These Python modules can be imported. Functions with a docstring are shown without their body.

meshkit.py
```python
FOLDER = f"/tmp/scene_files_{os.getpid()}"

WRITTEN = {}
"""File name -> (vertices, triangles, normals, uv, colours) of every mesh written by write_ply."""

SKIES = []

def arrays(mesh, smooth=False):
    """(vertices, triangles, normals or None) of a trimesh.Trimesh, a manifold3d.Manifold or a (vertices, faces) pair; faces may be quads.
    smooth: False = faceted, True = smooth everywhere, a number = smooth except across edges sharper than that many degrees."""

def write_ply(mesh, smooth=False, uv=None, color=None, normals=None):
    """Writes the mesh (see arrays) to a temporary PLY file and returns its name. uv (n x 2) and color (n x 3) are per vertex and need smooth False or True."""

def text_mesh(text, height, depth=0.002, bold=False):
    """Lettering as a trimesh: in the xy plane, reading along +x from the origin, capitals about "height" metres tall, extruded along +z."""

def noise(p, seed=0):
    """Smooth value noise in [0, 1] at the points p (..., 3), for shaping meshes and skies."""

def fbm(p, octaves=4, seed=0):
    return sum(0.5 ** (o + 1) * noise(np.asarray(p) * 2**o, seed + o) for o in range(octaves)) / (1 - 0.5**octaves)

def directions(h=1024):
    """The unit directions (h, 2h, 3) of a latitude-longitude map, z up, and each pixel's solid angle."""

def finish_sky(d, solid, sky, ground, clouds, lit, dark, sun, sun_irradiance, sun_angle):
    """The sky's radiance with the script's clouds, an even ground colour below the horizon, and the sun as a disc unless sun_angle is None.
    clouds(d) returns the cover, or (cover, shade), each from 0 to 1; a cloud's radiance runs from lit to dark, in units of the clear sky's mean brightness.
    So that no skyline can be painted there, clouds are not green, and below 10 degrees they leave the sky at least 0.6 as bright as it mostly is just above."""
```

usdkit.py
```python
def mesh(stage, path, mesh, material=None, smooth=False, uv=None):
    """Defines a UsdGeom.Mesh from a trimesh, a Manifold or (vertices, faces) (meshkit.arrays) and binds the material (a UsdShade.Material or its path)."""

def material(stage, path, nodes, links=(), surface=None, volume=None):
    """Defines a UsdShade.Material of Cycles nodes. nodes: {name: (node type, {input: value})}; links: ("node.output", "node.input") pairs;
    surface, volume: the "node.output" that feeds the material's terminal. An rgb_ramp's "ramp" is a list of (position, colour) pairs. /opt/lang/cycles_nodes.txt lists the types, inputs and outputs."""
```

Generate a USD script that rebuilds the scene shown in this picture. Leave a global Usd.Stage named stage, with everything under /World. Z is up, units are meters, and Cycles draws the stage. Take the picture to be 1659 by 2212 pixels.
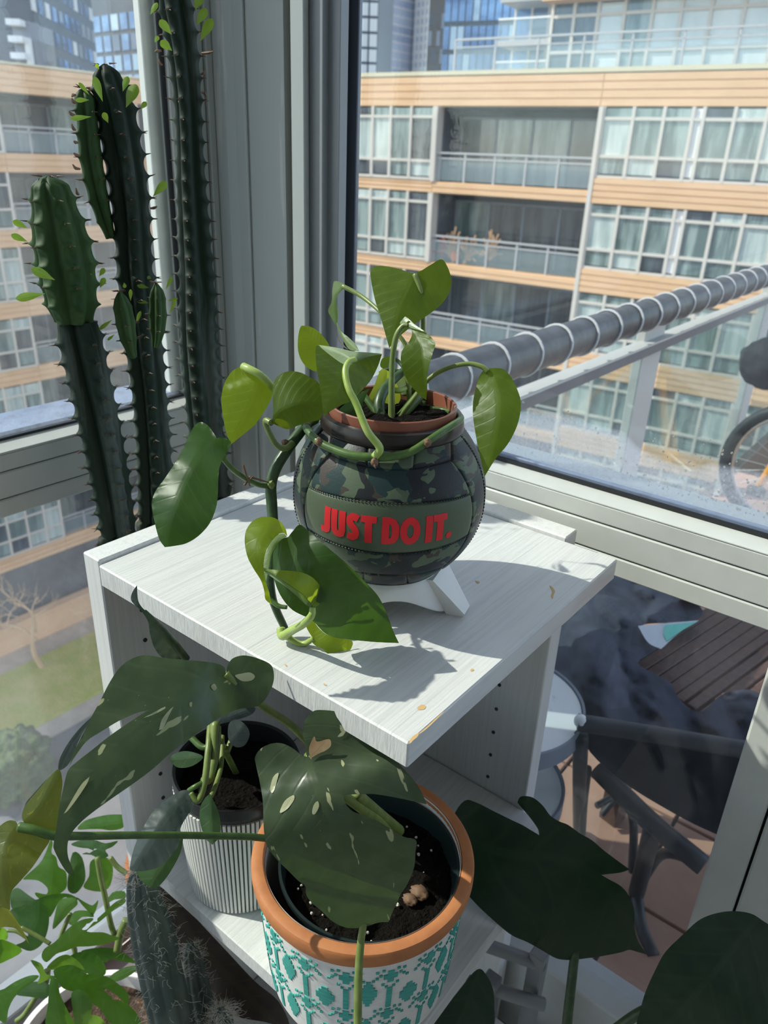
import math, random
import numpy as np, trimesh, usdkit, meshkit
from scipy.spatial import Delaunay
import shapely
import shapely.geometry as sg
from pxr import Usd, UsdGeom, UsdLux, UsdShade, Gf

random.seed(7); rng = np.random.default_rng(7)
stage = Usd.Stage.CreateInMemory()
UsdGeom.SetStageUpAxis(stage, 'Z'); UsdGeom.SetStageMetersPerUnit(stage, 1.0)
UsdGeom.Xform.Define(stage, '/World')

# ------------------------------------------------------------------ camera, sky, sun, exposure
W, H, FPX = 1659, 2212, 1640.0
PITCH, ROLL, PSI = math.radians(25.03), math.radians(2.407), math.radians(37.55)
EYE = np.array([0, 0, 1.5])
EXPOSURE = 0.0
SUN_DIR = np.array([-0.625, -0.365, 0.69]); SUN_DIR /= np.linalg.norm(SUN_DIR)      # towards the sun
SUN_POWER, SKY_POWER = 1.48, 0.25
_fh = np.array([-math.sin(PSI), math.cos(PSI), 0]); _up = np.array([0, 0, 1.0])
FWD = _fh * math.cos(PITCH) - _up * math.sin(PITCH)
_r = np.cross(FWD, _up); _r /= np.linalg.norm(_r); _u = np.cross(_r, FWD)
RGT = _r * math.cos(ROLL) + _u * math.sin(ROLL); UPV = -_r * math.sin(ROLL) + _u * math.cos(ROLL)
cam = UsdGeom.Camera.Define(stage, '/World/camera')
cam.CreateHorizontalApertureAttr(36.0); cam.CreateFocalLengthAttr(36.0 * FPX / W)
cam.CreateFStopAttr(12.0); cam.CreateFocusDistanceAttr(0.74); cam.CreateExposureAttr(EXPOSURE)
cam.CreateClippingRangeAttr(Gf.Vec2f(0.02, 2000))
cam.AddTransformOp().Set(Gf.Matrix4d(*RGT, 0, *UPV, 0, *(-FWD), 0, *EYE, 1))
sky_mat = usdkit.material(stage, '/World/Looks/sky', {
    's': ('sky_texture', {'sky_type': 'multiple_scattering', 'sun_disc': False, 'sun_elevation': math.asin(SUN_DIR[2]),
                          'sun_rotation': math.atan2(SUN_DIR[0], SUN_DIR[1]), 'aerosol_density': 1.6, 'air_density': 1.0}),
    'g': ('texture_coordinate', {}), 'm': ('mapping', {'scale': (2.2, 2.2, 5.0)}), 'n': ('noise_texture', {'scale': 1.0, 'detail': 7.0, 'roughness': .6}),
    'r': ('rgb_ramp', {'ramp': [(0, (.22,)*3), (.40, (.34,)*3), (.66, (.90,)*3), (1, (.92,)*3)]}), 'c': ('mix_color', {'b': (3.8, 3.25, 2.7)}),      # thin high cloud
    'b': ('background_shader', {'strength': SKY_POWER})},
    [('g.generated', 'm.vector'), ('m.vector', 'n.vector'), ('n.fac', 'r.fac'), ('r.color', 'c.fac'), ('s.color', 'c.a'), ('c.result', 'b.color')], surface='b.background')
dome = UsdLux.DomeLight.Define(stage, '/World/sky')
UsdShade.MaterialBindingAPI.Apply(dome.GetPrim()).Bind(sky_mat)
sun = UsdLux.DistantLight.Define(stage, '/World/sun')
sun.CreateIntensityAttr(SUN_POWER / (math.pi * math.radians(0.3)**2)); sun.CreateAngleAttr(0.6); sun.CreateColorAttr(Gf.Vec3f(1.0, 0.94, 0.85))
_z = SUN_DIR; _x = np.cross([0, 0, 1.0], _z); _x /= np.linalg.norm(_x); _y = np.cross(_z, _x)
sun.AddTransformOp().Set(Gf.Matrix4d(*_x, 0, *_y, 0, *_z, 0, 0, 0, 0, 1))


# ------------------------------------------------------------------ geometry helpers
def ray(x, y): return FWD + (x - W / 2) / FPX * RGT - (y - H / 2) / FPX * UPV
def K(x, y, d): return EYE + ray(x, y) * d
def onx(x, y, X): r = ray(x, y); return EYE + r * ((X - EYE[0]) / r[0])
def ony(x, y, Y): r = ray(x, y); return EYE + r * ((Y - EYE[1]) / r[1])
def onz(x, y, Z): r = ray(x, y); return EYE + r * ((Z - EYE[2]) / r[2])
def dep(p): return float((np.asarray(p) - EYE) @ FWD)
S = 0.44
def U(x, y, z): return EYE + S * np.array([x, y, z])
cat = trimesh.util.concatenate
BF = np.array([[0,2,1],[0,3,2],[4,5,6],[4,6,7],[0,1,5],[0,5,4],[1,2,6],[1,6,5],[2,3,7],[2,7,6],[3,0,4],[3,4,7]])
def box(x0, x1, y0, y1, z0, z1, b=0.0, fn=None):
    if b <= 0:
        v = np.array([[x0,y0,z0],[x1,y0,z0],[x1,y1,z0],[x0,y1,z0],[x0,y0,z1],[x1,y0,z1],[x1,y1,z1],[x0,y1,z1]], float)
        m = trimesh.Trimesh(v, BF, process=False)
    else:
        p = []
        for x, sx in ((x0, 1), (x1, -1)):
            for y, sy in ((y0, 1), (y1, -1)):
                for z, sz in ((z0, 1), (z1, -1)):
                    p += [[x + sx*b, y + sy*b, z], [x + sx*b, y, z + sz*b], [x, y + sy*b, z + sz*b]]
        m = trimesh.Trimesh(np.array(p, float)).convex_hull
    if fn is not None: m.vertices = fn(np.array(m.vertices))
    return m
def spl(pts, m=8, closed=False):
    p = np.asarray(pts, float)
    if len(p) < 3: 
        t = np.linspace(0, 1, m + 1)[:, None]; return p[0] * (1 - t) + p[-1] * t
    q = np.vstack([p[-1], p, p[0], p[1]]) if closed else np.vstack([2*p[0]-p[1], p, 2*p[-1]-p[-2]])
    out = []
    for i in range(1, len(q) - 2):
        a, b, c, d = q[i-1], q[i], q[i+1], q[i+2]
        for t in np.arange(m) / m:
            out.append(.5*((2*b)+(c-a)*t+(2*a-5*b+4*c-d)*t*t+(3*b-a-3*c+d)*t**3))
    if not closed: out.append(p[-1])
    return np.array(out)
def frames(p):
    t = np.gradient(p, axis=0); t /= np.linalg.norm(t, axis=1, keepdims=True) + 1e-12
    a = np.zeros_like(p); ref = np.array([0, 0, 1.0]) if abs(t[0][2]) < .9 else np.array([1.0, 0, 0])
    a[0] = np.cross(t[0], ref); a[0] /= np.linalg.norm(a[0])
    for i in range(1, len(p)):
        v = a[i-1] - t[i] * (a[i-1] @ t[i]); a[i] = v / np.linalg.norm(v)
    return t, a, np.cross(t, a)
def grid_mesh(v, closed_u=True, caps=True):
    """v (n, k, 3): rings of k points."""
    n, k = v.shape[:2]; f = []
    i, j = np.meshgrid(np.arange(n-1), np.arange(k if closed_u else k-1), indexing='ij')
    a, b = i*k + j, i*k + (j+1) % k
    f = np.vstack([np.stack([a, b, b+k], -1).reshape(-1, 3), np.stack([a, b+k, a+k], -1).reshape(-1, 3)])
    vv = v.reshape(-1, 3)
    if caps:
        vv = np.vstack([vv, v[0].mean(0), v[-1].mean(0)]); c0, c1 = n*k, n*k+1
        jj = np.arange(k); 
        f = np.vstack([f, np.stack([np.full(k, c0), (jj+1) % k, jj], -1), np.stack([np.full(k, c1), (n-1)*k+jj, (n-1)*k+(jj+1) % k], -1)])
    return trimesh.Trimesh(vv, f, process=False)
def tube(pts, r, n=10, m=6, smooth=True):
    p = spl(pts, m) if smooth else np.asarray(pts, float)
    r = np.asarray(r, float)
    rr = np.interp(np.linspace(0, 1, len(p)), np.linspace(0, 1, len(r)), r) if r.ndim else np.full(len(p), float(r))
    t, a, b = frames(p); th = np.arange(n) * 2*np.pi/n
    v = p[:, None] + rr[:, None, None] * (np.cos(th)[None, :, None]*a[:, None] + np.sin(th)[None, :, None]*b[:, None])
    return grid_mesh(v)
def lathe(prof, c=(0, 0, 0), n=64):
    prof = np.asarray(prof, float); th = np.arange(n)*2*np.pi/n
    v = np.stack([prof[:, None, 0]*np.cos(th), prof[:, None, 0]*np.sin(th), np.broadcast_to(prof[:, None, 1], (len(prof), n))], -1) + np.asarray(c)
    return grid_mesh(v, True, False)
def blob(c, r, seed=0, amp=.2, sub=3, sc=3.0):
    m = trimesh.creation.icosphere(subdivisions=sub); v = np.array(m.vertices)
    v *= (1 + amp*(meshkit.fbm(v*sc + seed*3.7, 3, seed)-.5)*2)[:, None]
    m.vertices = v*np.asarray(r) + np.asarray(c); return m

# ------------------------------------------------------------------ prim helpers
COUNT, LOC = {}, {}
def uniq(path):
    k = COUNT.get(path, 0); COUNT[path] = k + 1
    return path if k == 0 else f'{path}_{k:03d}'
def tag(path, label=None, category=None, group=None, kind=None):
    p = stage.GetPrimAtPath(path)
    for k, v in (('label', label), ('category', category), ('group', group), ('kind', kind)):
        if v: p.SetCustomDataByKey(k, v)
    return path
def thing(name, label, category, loc=(0, 0, 0), group=None, kind=None):
    path = uniq('/World/' + name); x = UsdGeom.Xform.Define(stage, path)
    x.AddTranslateOp().Set(Gf.Vec3d(*map(float, loc))); LOC[path] = np.asarray(loc, float)
    return tag(path, label, category, group, kind)
def obj(name, mesh, mat, parent=None, smooth=False, label=None, category=None, group=None, kind=None, uv=None):
    if isinstance(mesh, (list, tuple)) and len(mesh) and isinstance(mesh[0], trimesh.Trimesh): mesh = cat(list(mesh))
    path = uniq((parent or '/World') + '/' + name)
    root = '/'.join(path.split('/')[:3])
    if root in LOC and LOC[root].any():
        mesh = mesh.copy(); mesh.vertices = np.array(mesh.vertices) - LOC[root]
    usdkit.mesh(stage, path, mesh, '/World/Looks/' + mat, smooth=smooth, uv=uv)
    return tag(path, label, category, group, kind)
def struct(name, mesh, mat, parent=None, label=None, **k):
    return obj(name, mesh, mat, parent, label=label, kind='structure' if not parent else None, **k)

# ------------------------------------------------------------------ materials
MAT = {}
def mat(name, nodes, links, surface):
    usdkit.material(stage, '/World/Looks/' + name, nodes, links, surface=surface); MAT[name] = 1
def prin(name, col, rough=.5, noise=None, bump=None, spec=None, **kw):
    """noise: (colour 2, scale xyz, low, high); bump: (scale xyz, strength, distance)."""
    p = {'base_color': col, 'roughness': rough, **kw}
    if spec is not None: p['specular_ior_level'] = spec
    nodes, links = {'g': ('geometry', {}), 'p': ('principled_bsdf', p)}, []
    if noise:
        c2, sc, lo, hi = noise
        nodes['m1'] = ('mapping', {'scale': sc if np.ndim(sc) else (sc,)*3}); nodes['n1'] = ('noise_texture', {'scale': 1.0, 'detail': 5.0, 'roughness': .6})
        nodes['r1'] = ('rgb_ramp', {'ramp': [(0, col), (lo, col), (hi, c2), (1, c2)]})
        links += [('g.position', 'm1.vector'), ('m1.vector', 'n1.vector'), ('n1.fac', 'r1.fac'), ('r1.color', 'p.base_color')]
    if bump:
        sc, st, di = bump
        nodes['m2'] = ('mapping', {'scale': sc if np.ndim(sc) else (sc,)*3}); nodes['n2'] = ('noise_texture', {'scale': 1.0, 'detail': 4.0})
        nodes['b'] = ('bump', {'strength': st, 'distance': di})
        links += [('g.position', 'm2.vector'), ('m2.vector', 'n2.vector'), ('n2.fac', 'b.height'), ('b.normal', 'p.normal')]
    mat(name, nodes, links, 'p.BSDF')
def leafmat(name, base, base2, vein, trans, rough=.35, tfac=.4, splotch=None, vein_n=8.0, vein_amt=.45, relief=.10, spec=.5):
    nodes = {'t': ('texture_coordinate', {}), 's': ('separate_xyz', {}), 'av': ('math', {'math_type': 'absolute'}),
             'mv': ('math', {'math_type': 'multiply', 'value2': .75}), 'w': ('math', {'math_type': 'subtract'}),
             'wn': ('math', {'math_type': 'multiply', 'value2': vein_n}), 'fr': ('math', {'math_type': 'fraction'}),
             'vr': ('rgb_ramp', {'ramp': [(0, (0,0,0)), (.40, (0,0,0)), (.5, (1,1,1)), (.60, (0,0,0)), (1, (0,0,0))]}),
             'mr': ('rgb_ramp', {'ramp': [(0, (1,1,1)), (.012, (1,1,1)), (.028, (0,0,0)), (1, (0,0,0))]}),
             'vm': ('mix_color', {'blend_type': 'lighten', 'fac': 1.0}), 'va': ('math', {'math_type': 'multiply', 'value2': vein_amt}),
             'g': ('geometry', {}), 'n': ('noise_texture', {'scale': 45.0, 'detail': 4.0}), 'r': ('rgb_ramp', {'ramp': [(0, base), (.4, base), (.62, base2), (1, base2)]}),
             'cm': ('mix_color', {'b': vein}), 'p': ('principled_bsdf', {'roughness': rough, 'specular_ior_level': spec}),
             'tr': ('translucent_bsdf', {'color': trans}), 'x': ('mix_closure', {'fac': tfac}),
             'b': ('bump', {'strength': relief, 'distance': .0015, 'invert': True})}
    links = [('t.UV', 's.vector'), ('s.y', 'av.value1'), ('av.value', 'mv.value1'), ('s.x', 'w.value1'), ('mv.value', 'w.value2'), ('w.value', 'wn.value1'),
             ('wn.value', 'fr.value1'), ('fr.value', 'vr.fac'), ('av.value', 'mr.fac'), ('vr.color', 'vm.a'), ('mr.color', 'vm.b'), ('vm.result', 'va.value1'),
             ('g.position', 'n.vector'), ('n.fac', 'r.fac'), ('r.color', 'cm.a'), ('va.value', 'cm.fac'), ('vm.result', 'b.height'),
             ('b.normal', 'p.normal'), ('p.BSDF', 'x.closure1'), ('tr.BSDF', 'x.closure2')]
    last = 'cm.result'
    if splotch:
        c, lo, hi = splotch
        nodes |= {'mp': ('mapping', {'scale': (5.0, 15.0, 1.0), 'rotation': (0, 0, .25)}), 'n2': ('noise_texture', {'scale': 1.0, 'detail': 2.5, 'roughness': .55}),
                  'r2': ('rgb_ramp', {'ramp': [(0, (0,0,0)), (lo, (0,0,0)), (hi, (1,1,1)), (1, (1,1,1))]}), 'c2': ('mix_color', {'b': c}),
                  'mp3': ('mapping', {'scale': (40.0, 90.0, 1.0)}), 'n3': ('noise_texture', {'scale': 1.0, 'detail': 1.0}),
                  'r3': ('rgb_ramp', {'ramp': [(0, (0,0,0)), (.78, (0,0,0)), (.80, (.8,.8,.8)), (1, (1,1,1))]}), 'mx': ('mix_color', {'blend_type': 'lighten', 'fac': 1.0})}
        links += [('t.UV', 'mp.vector'), ('mp.vector', 'n2.vector'), ('n2.fac', 'r2.fac'), ('t.UV', 'mp3.vector'), ('mp3.vector', 'n3.vector'), ('n3.fac', 'r3.fac'),
                  ('r2.color', 'mx.a'), ('r3.color', 'mx.b'), ('mx.result', 'c2.fac'), (last, 'c2.a')]
        last = 'c2.result'
    links.append((last, 'p.base_color'))
    mat(name, nodes, links, 'x.closure')
def panemat(name, tint=(.93, .97, .95), dust=(.02, .06), dustcol=(.9, .9, .88), scale=9.0, haze=None):
    nodes = {'tr': ('transparent_bsdf', {'color': tint}), 'gl': ('glossy_bsdf', {'roughness': 0.0, 'color': (.95, .97, 1)}), 'lw': ('layer_weight', {'blend': 0.5}), 'pw': ('math', {'math_type': 'power', 'value2': 4.0}), 'f': ('math', {'math_type': 'multiply_add', 'value2': .45, 'value3': .028}),
             'x': ('mix_closure', {}), 'g': ('geometry', {}), 'n': ('noise_texture', {'scale': scale, 'detail': 6.0, 'roughness': .65}),
             'r': ('rgb_ramp', {'ramp': [(0, (dust[0],)*3), (.42, (dust[0],)*3), (.75, (dust[1],)*3), (1, (dust[1],)*3)]}),
             'd': ('translucent_bsdf', {'color': dustcol}), 'y': ('mix_closure', {})}
    links = [('lw.facing', 'pw.value1'), ('pw.value', 'f.value1'), ('f.value', 'x.fac'), ('tr.BSDF', 'x.closure1'), ('gl.BSDF', 'x.closure2'), ('g.position', 'n.vector'), ('n.fac', 'r.fac'),
             ('x.closure', 'y.closure1'), ('d.BSDF', 'y.closure2')]
    if haze:   # condensation: fades out above a wavy height
        z0, z1, amt = haze
        nodes |= {'sp': ('separate_xyz', {}), 'nw': ('noise_texture', {'scale': 5.0, 'detail': 3.0}), 'ms': ('math', {'math_type': 'multiply_add', 'value2': .10, 'value3': -.05}),
                  'ad': ('math', {'math_type': 'subtract'}), 'mr': ('map_range', {'from_min': z0, 'from_max': z1, 'to_min': amt, 'to_max': 0.0, 'clamp': True}),
                  'nf': ('noise_texture', {'scale': 260.0, 'detail': 3.0}), 'rf': ('map_range', {'from_min': .3, 'from_max': .7, 'to_min': .35, 'to_max': 1.0, 'clamp': True}),
                  'mu': ('math', {'math_type': 'multiply'}), 'tot': ('math', {'math_type': 'maximum'})}
        links += [('g.position', 'sp.vector'), ('g.position', 'nw.vector'), ('nw.fac', 'ms.value1'), ('sp.z', 'ad.value1'), ('ms.value', 'ad.value2'), ('ad.value', 'mr.value'),
                  ('g.position', 'nf.vector'), ('nf.fac', 'rf.value'), ('mr.result', 'mu.value1'), ('rf.result', 'mu.value2'), ('mu.value', 'tot.value1'), ('r.color', 'tot.value2'), ('tot.value', 'y.fac')]
    else: links.append(('r.color', 'y.fac'))
    mat(name, nodes, links, 'y.closure')

prin('frame_white', (.53, .54, .52), .38, noise=((.48, .49, .47), 14, .4, .7), bump=(90, .06, .002))
prin('frame_grey', (.36, .39, .39), .4, bump=(120, .1, .001))
prin('ledge_blue', (.15, .19, .29), .3, noise=((.10, .12, .18), 40, .5, .7))
prin('frame_dark', (.10, .12, .15), .25)
prin('frame_mid', (.22, .24, .26), .35)
prin('frame_brown', (.16, .14, .12), .6)
prin('gasket', (.012, .013, .016), .5)
prin('column_paint', (.34, .365, .355), .5, noise=((.44, .44, .42), (34, 34, 2.0), .60, .63), bump=((30, 30, 3), .12, .002))
prin('room_paint', (.78, .77, .74), .7)
prin('floor_wood', (.15, .145, .145), .5)
prin('shelf_white', (.60, .60, .59), .42, noise=((.53, .53, .53), (240, 6, 60), .45, .62), bump=((420, 9, 60), .45, .0012))
prin('shelf_edge', (.60, .60, .59), .40, noise=((.52, .52, .52), (9, 60, 400), .45, .62), bump=((8, 60, 420), .45, .0012))
prin('shelf_panel', (.66, .66, .65), .42, noise=((.60, .60, .60), (200, 200, 5), .45, .62), bump=((300, 300, 6), .35, .001))
prin('chip_wood', (.55, .36, .16), .7)
prin('hole_dark', (.03, .03, .03), .8)
panemat('pane_left', dust=(.010, .035), dustcol=(1, .98, .94), scale=4.0, haze=(1.13, 1.16, .04))
panemat('pane_right', dust=(.004, .016), scale=7.0, haze=(1.168, 1.180, .36))
panemat('pane_low', tint=(.84, .87, .88), dust=(.002, .010), scale=8.0)
panemat('pane_low_left', tint=(.93, .96, .96), dust=(.012, .035), scale=3.0)
prin('droplet', (.95, .97, 1), .02, transmission_weight=1.0, ior=1.33)
prin('terracotta', (.46, .175, .062), .6, noise=((.39, .14, .05), 40, .4, .65), bump=(160, .1, .001))
prin('plastic_brown', (.22, .075, .045), .35)
prin('collar', (.020, .014, .013), .3)
prin('soil', (.006, .005, .004), 1.0, spec=.1, noise=((.025, .019, .014), 300, .58, .72), bump=(220, 1.0, .006))
prin('soil_brown', (.06, .035, .02), .9, noise=((.25, .13, .07), 160, .55, .7), bump=(220, 1.0, .006))
prin('pot_white', (.72, .71, .69), .5, noise=((.64, .63, .61), (60, 60, 200), .5, .7), bump=(120, .25, .001))
prin('pot_teal', (.035, .30, .255), .5, noise=((.06, .40, .34), (50, 50, 400), .45, .65))
prin('pot_black', (.012, .013, .014), .3)
prin('pot_green_dark', (.012, .022, .022), .35)
prin('rib_white', (.66, .66, .63), .45)
prin('rib_dark', (.035, .035, .035), .6)
prin('stand_white', (.72, .71, .69), .35)
prin('red_print', (.62, .012, .018), .45)
prin('ball_seam', (.010, .012, .011), .6)
prin('stitch', (.02, .022, .02), .6)
# camouflage and plain leather for the ball
def camo(name, plain=False):
    nodes = {'g': ('geometry', {}), 'p': ('principled_bsdf', {'roughness': .44, 'specular_ior_level': .28, 'base_color': (.075, .10, .062)}), 'nb': ('noise_texture', {'scale': 420.0, 'detail': 2.0}), 'b': ('bump', {'strength': .22, 'distance': .0008})}
    links = [('g.position', 'nb.vector'), ('nb.fac', 'b.height'), ('b.normal', 'p.normal')]
    if not plain:
        cols = [((.052, .042, .036), 25.0, .52, (3, 1, 2)), ((.016, .036, .036), 28.0, .53, (7, 4, 9)), ((.017, .019, .022), 27.0, .53, (1, 8, 5)), ((.085, .115, .072), 36.0, .62, (5, 5, 1))]
        last = None
        nodes['c0'] = ('color', {'value': (.085, .115, .072)}); last = 'c0.color'
        for i, (c, sc, th, off) in enumerate(cols):
            nodes[f'm{i}'] = ('mapping', {'location': off, 'scale': (1, 1, 1.25)}); nodes[f'n{i}'] = ('noise_texture', {'scale': sc, 'detail': 2.2, 'roughness': .5, 'distortion': .6})
            nodes[f't{i}'] = ('math', {'math_type': 'greater_than', 'value2': th}); nodes[f'x{i}'] = ('mix_color', {'b': c})
            links += [('g.position', f'm{i}.vector'), (f'm{i}.vector', f'n{i}.vector'), (f'n{i}.fac', f't{i}.value1'), (f't{i}.value', f'x{i}.fac'), (last, f'x{i}.a')]
            last = f'x{i}.result'
        links.append((last, 'p.base_color'))
    mat(name, nodes, links, 'p.BSDF')
camo('ball_camo'); camo('ball_plain', True)
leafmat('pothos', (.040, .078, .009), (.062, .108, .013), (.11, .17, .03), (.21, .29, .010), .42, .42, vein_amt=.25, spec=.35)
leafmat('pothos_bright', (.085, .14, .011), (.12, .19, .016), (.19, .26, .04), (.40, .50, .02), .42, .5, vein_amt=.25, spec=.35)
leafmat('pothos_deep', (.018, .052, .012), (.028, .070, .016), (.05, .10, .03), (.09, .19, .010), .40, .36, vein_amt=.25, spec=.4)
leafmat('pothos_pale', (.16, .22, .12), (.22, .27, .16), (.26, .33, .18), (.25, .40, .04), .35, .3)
leafmat('pothos_yellow', (.30, .36, .04), (.38, .44, .06), (.40, .46, .10), (.70, .80, .06), .4, .5)
leafmat('thai', (.044, .066, .036), (.062, .088, .048), (.12, .15, .07), (.08, .15, .02), .30, .22, splotch=((.42, .43, .25), .655, .665), vein_amt=.10)
leafmat('thai_under', (.075, .11, .022), (.12, .14, .03), (.05, .08, .03), (.32, .34, .04), .38, .42, splotch=((.20, .22, .03), .62, .66))
leafmat('hoya', (.045, .062, .060), (.07, .09, .085), (.03, .045, .04), (.05, .09, .03), .32, .12, vein_n=3)
leafmat('hoya_green', (.03, .07, .025), (.05, .10, .035), (.07, .12, .05), (.10, .22, .03), .35, .2, vein_n=3)
leafmat('monstera_dark', (.007, .024, .012), (.011, .032, .015), (.022, .045, .022), (.02, .06, .012), .42, .16, vein_n=5, vein_amt=.5, spec=.4)
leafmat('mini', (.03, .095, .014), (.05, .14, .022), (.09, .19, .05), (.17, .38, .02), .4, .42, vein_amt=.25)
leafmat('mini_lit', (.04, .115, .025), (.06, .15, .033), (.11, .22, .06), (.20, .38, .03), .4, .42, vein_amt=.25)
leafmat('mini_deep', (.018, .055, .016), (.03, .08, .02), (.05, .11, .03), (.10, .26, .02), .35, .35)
leafmat('spurge_leaf', (.13, .24, .03), (.18, .30, .04), (.24, .36, .08), (.45, .65, .06), .4, .45)
leafmat('cream', (.42, .44, .26), (.48, .49, .31), (.5, .5, .35), (.4, .42, .2), .4, .25, vein_amt=.05)
leafmat('scorch', (.30, .18, .09), (.42, .30, .17), (.30, .20, .10), (.3, .2, .1), .6, .1)
leafmat('dry_leaf', (.030, .022, .018), (.045, .032, .022), (.06, .05, .03), (.05, .03, .01), .5, .1)
prin('stem_lime', (.26, .36, .07), .38, noise=((.34, .44, .12), 60, .4, .6))
prin('stem_green', (.045, .095, .02), .38, noise=((.075, .14, .03), 70, .4, .65))
prin('stem_dark', (.022, .052, .018), .4, noise=((.05, .09, .035), 90, .4, .65))
prin('stem_olive', (.12, .17, .04), .4, noise=((.17, .22, .06), 60, .4, .6))
prin('husk', (.16, .09, .05), .7)
prin('cactus', (.008, .019, .011), .62, spec=.22, noise=((.055, .070, .060), (38, 38, 4), .50, .64), bump=(90, .25, .002))
prin('cactus_head', (.017, .046, .010), .6, spec=.22, noise=((.035, .075, .02), (50, 50, 16), .45, .65), bump=(90, .2, .002))
prin('cactus_blue', (.05, .075, .065), .6, noise=((.10, .12, .10), 30, .45, .7), bump=(60, .3, .003))
prin('spine', (.10, .055, .035), .7)
prin('spine_white', (.62, .58, .50), .8)
prin('far_tan', (.74, .47, .28), .8, noise=((.67, .42, .245), (.6, .6, 3), .4, .65))
prin('far_tan2', (.68, .43, .25), .8, noise=((.75, .49, .30), (.5, .5, 3), .4, .65))
prin('far_cream', (.62, .56, .40), .8)
prin('far_frame', (.60, .55, .50), .5)
prin('far_rail', (.42, .42, .43), .4)
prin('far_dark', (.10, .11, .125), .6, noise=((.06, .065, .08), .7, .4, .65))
prin('far_white', (.72, .72, .72), .5)
prin('far_glassrail', (.30, .36, .36), .1, alpha=.18)
def farpane(name, c1, c2, sc=(3.2, 3.2, .35), lo=.42, hi=.6, rough=.08, spec=.8):
    prin(name, c1, rough, noise=(c2, sc, lo, hi), spec=spec)
farpane('pane_teal', (.10, .145, .145), (.28, .35, .34))
farpane('pane_pale', (.34, .41, .40), (.55, .60, .58))
farpane('pane_white', (.55, .61, .61), (.66, .70, .70), sc=(.6, .6, .5))
farpane('pane_dark', (.035, .045, .06), (.09, .115, .13))
farpane('pane_blue', (.05, .14, .34), (.16, .32, .60), sc=(.14, .14, .3), rough=.05)
farpane('pane_navy', (.03, .06, .13), (.08, .14, .24), sc=(.14, .14, .3), rough=.05)
farpane('pane_sky', (.22, .36, .52), (.45, .58, .70), sc=(.1, .1, .2), rough=.1)
prin('tower_frame', (.06, .08, .11), .5)
prin('tower_grey', (.22, .25, .30), .5)
prin('tower_brown', (.09, .075, .075), .6)
mat('tower_grid', {'g': ('geometry', {}), 'm': ('mapping', {'rotation': (math.pi/2, 0, 0)}), 'b': ('brick_texture', {'offset': 0.0, 'color1': (.30, .34, .46), 'color2': (.42, .46, .56), 'mortar': (.55, .52, .56), 'scale': 1.0, 'brick_width': 1.6, 'row_height': 1.7, 'mortar_size': .22}),
    'p': ('principled_bsdf', {'roughness': .3})}, [('g.position', 'm.vector'), ('m.vector', 'b.vector'), ('b.color', 'p.base_color')], 'p.BSDF')
mat('tower_lit', {'g': ('geometry', {}), 'm': ('mapping', {'rotation': (math.pi/2, 0, 0)}), 'b': ('brick_texture', {'offset': 0.0, 'color1': (.50, .50, .55), 'color2': (.60, .58, .60), 'mortar': (.80, .78, .74), 'scale': 1.0, 'brick_width': 1.6, 'row_height': 1.7, 'mortar_size': .35}),
    'p': ('principled_bsdf', {'roughness': .4})}, [('g.position', 'm.vector'), ('m.vector', 'b.vector'), ('b.color', 'p.base_color')], 'p.BSDF')
prin('asphalt', (.10, .105, .115), .85, noise=((.15, .155, .16), .5, .4, .65))
prin('paving', (.50, .44, .37), .85, noise=((.40, .36, .30), 1.2, .4, .65))
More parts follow.
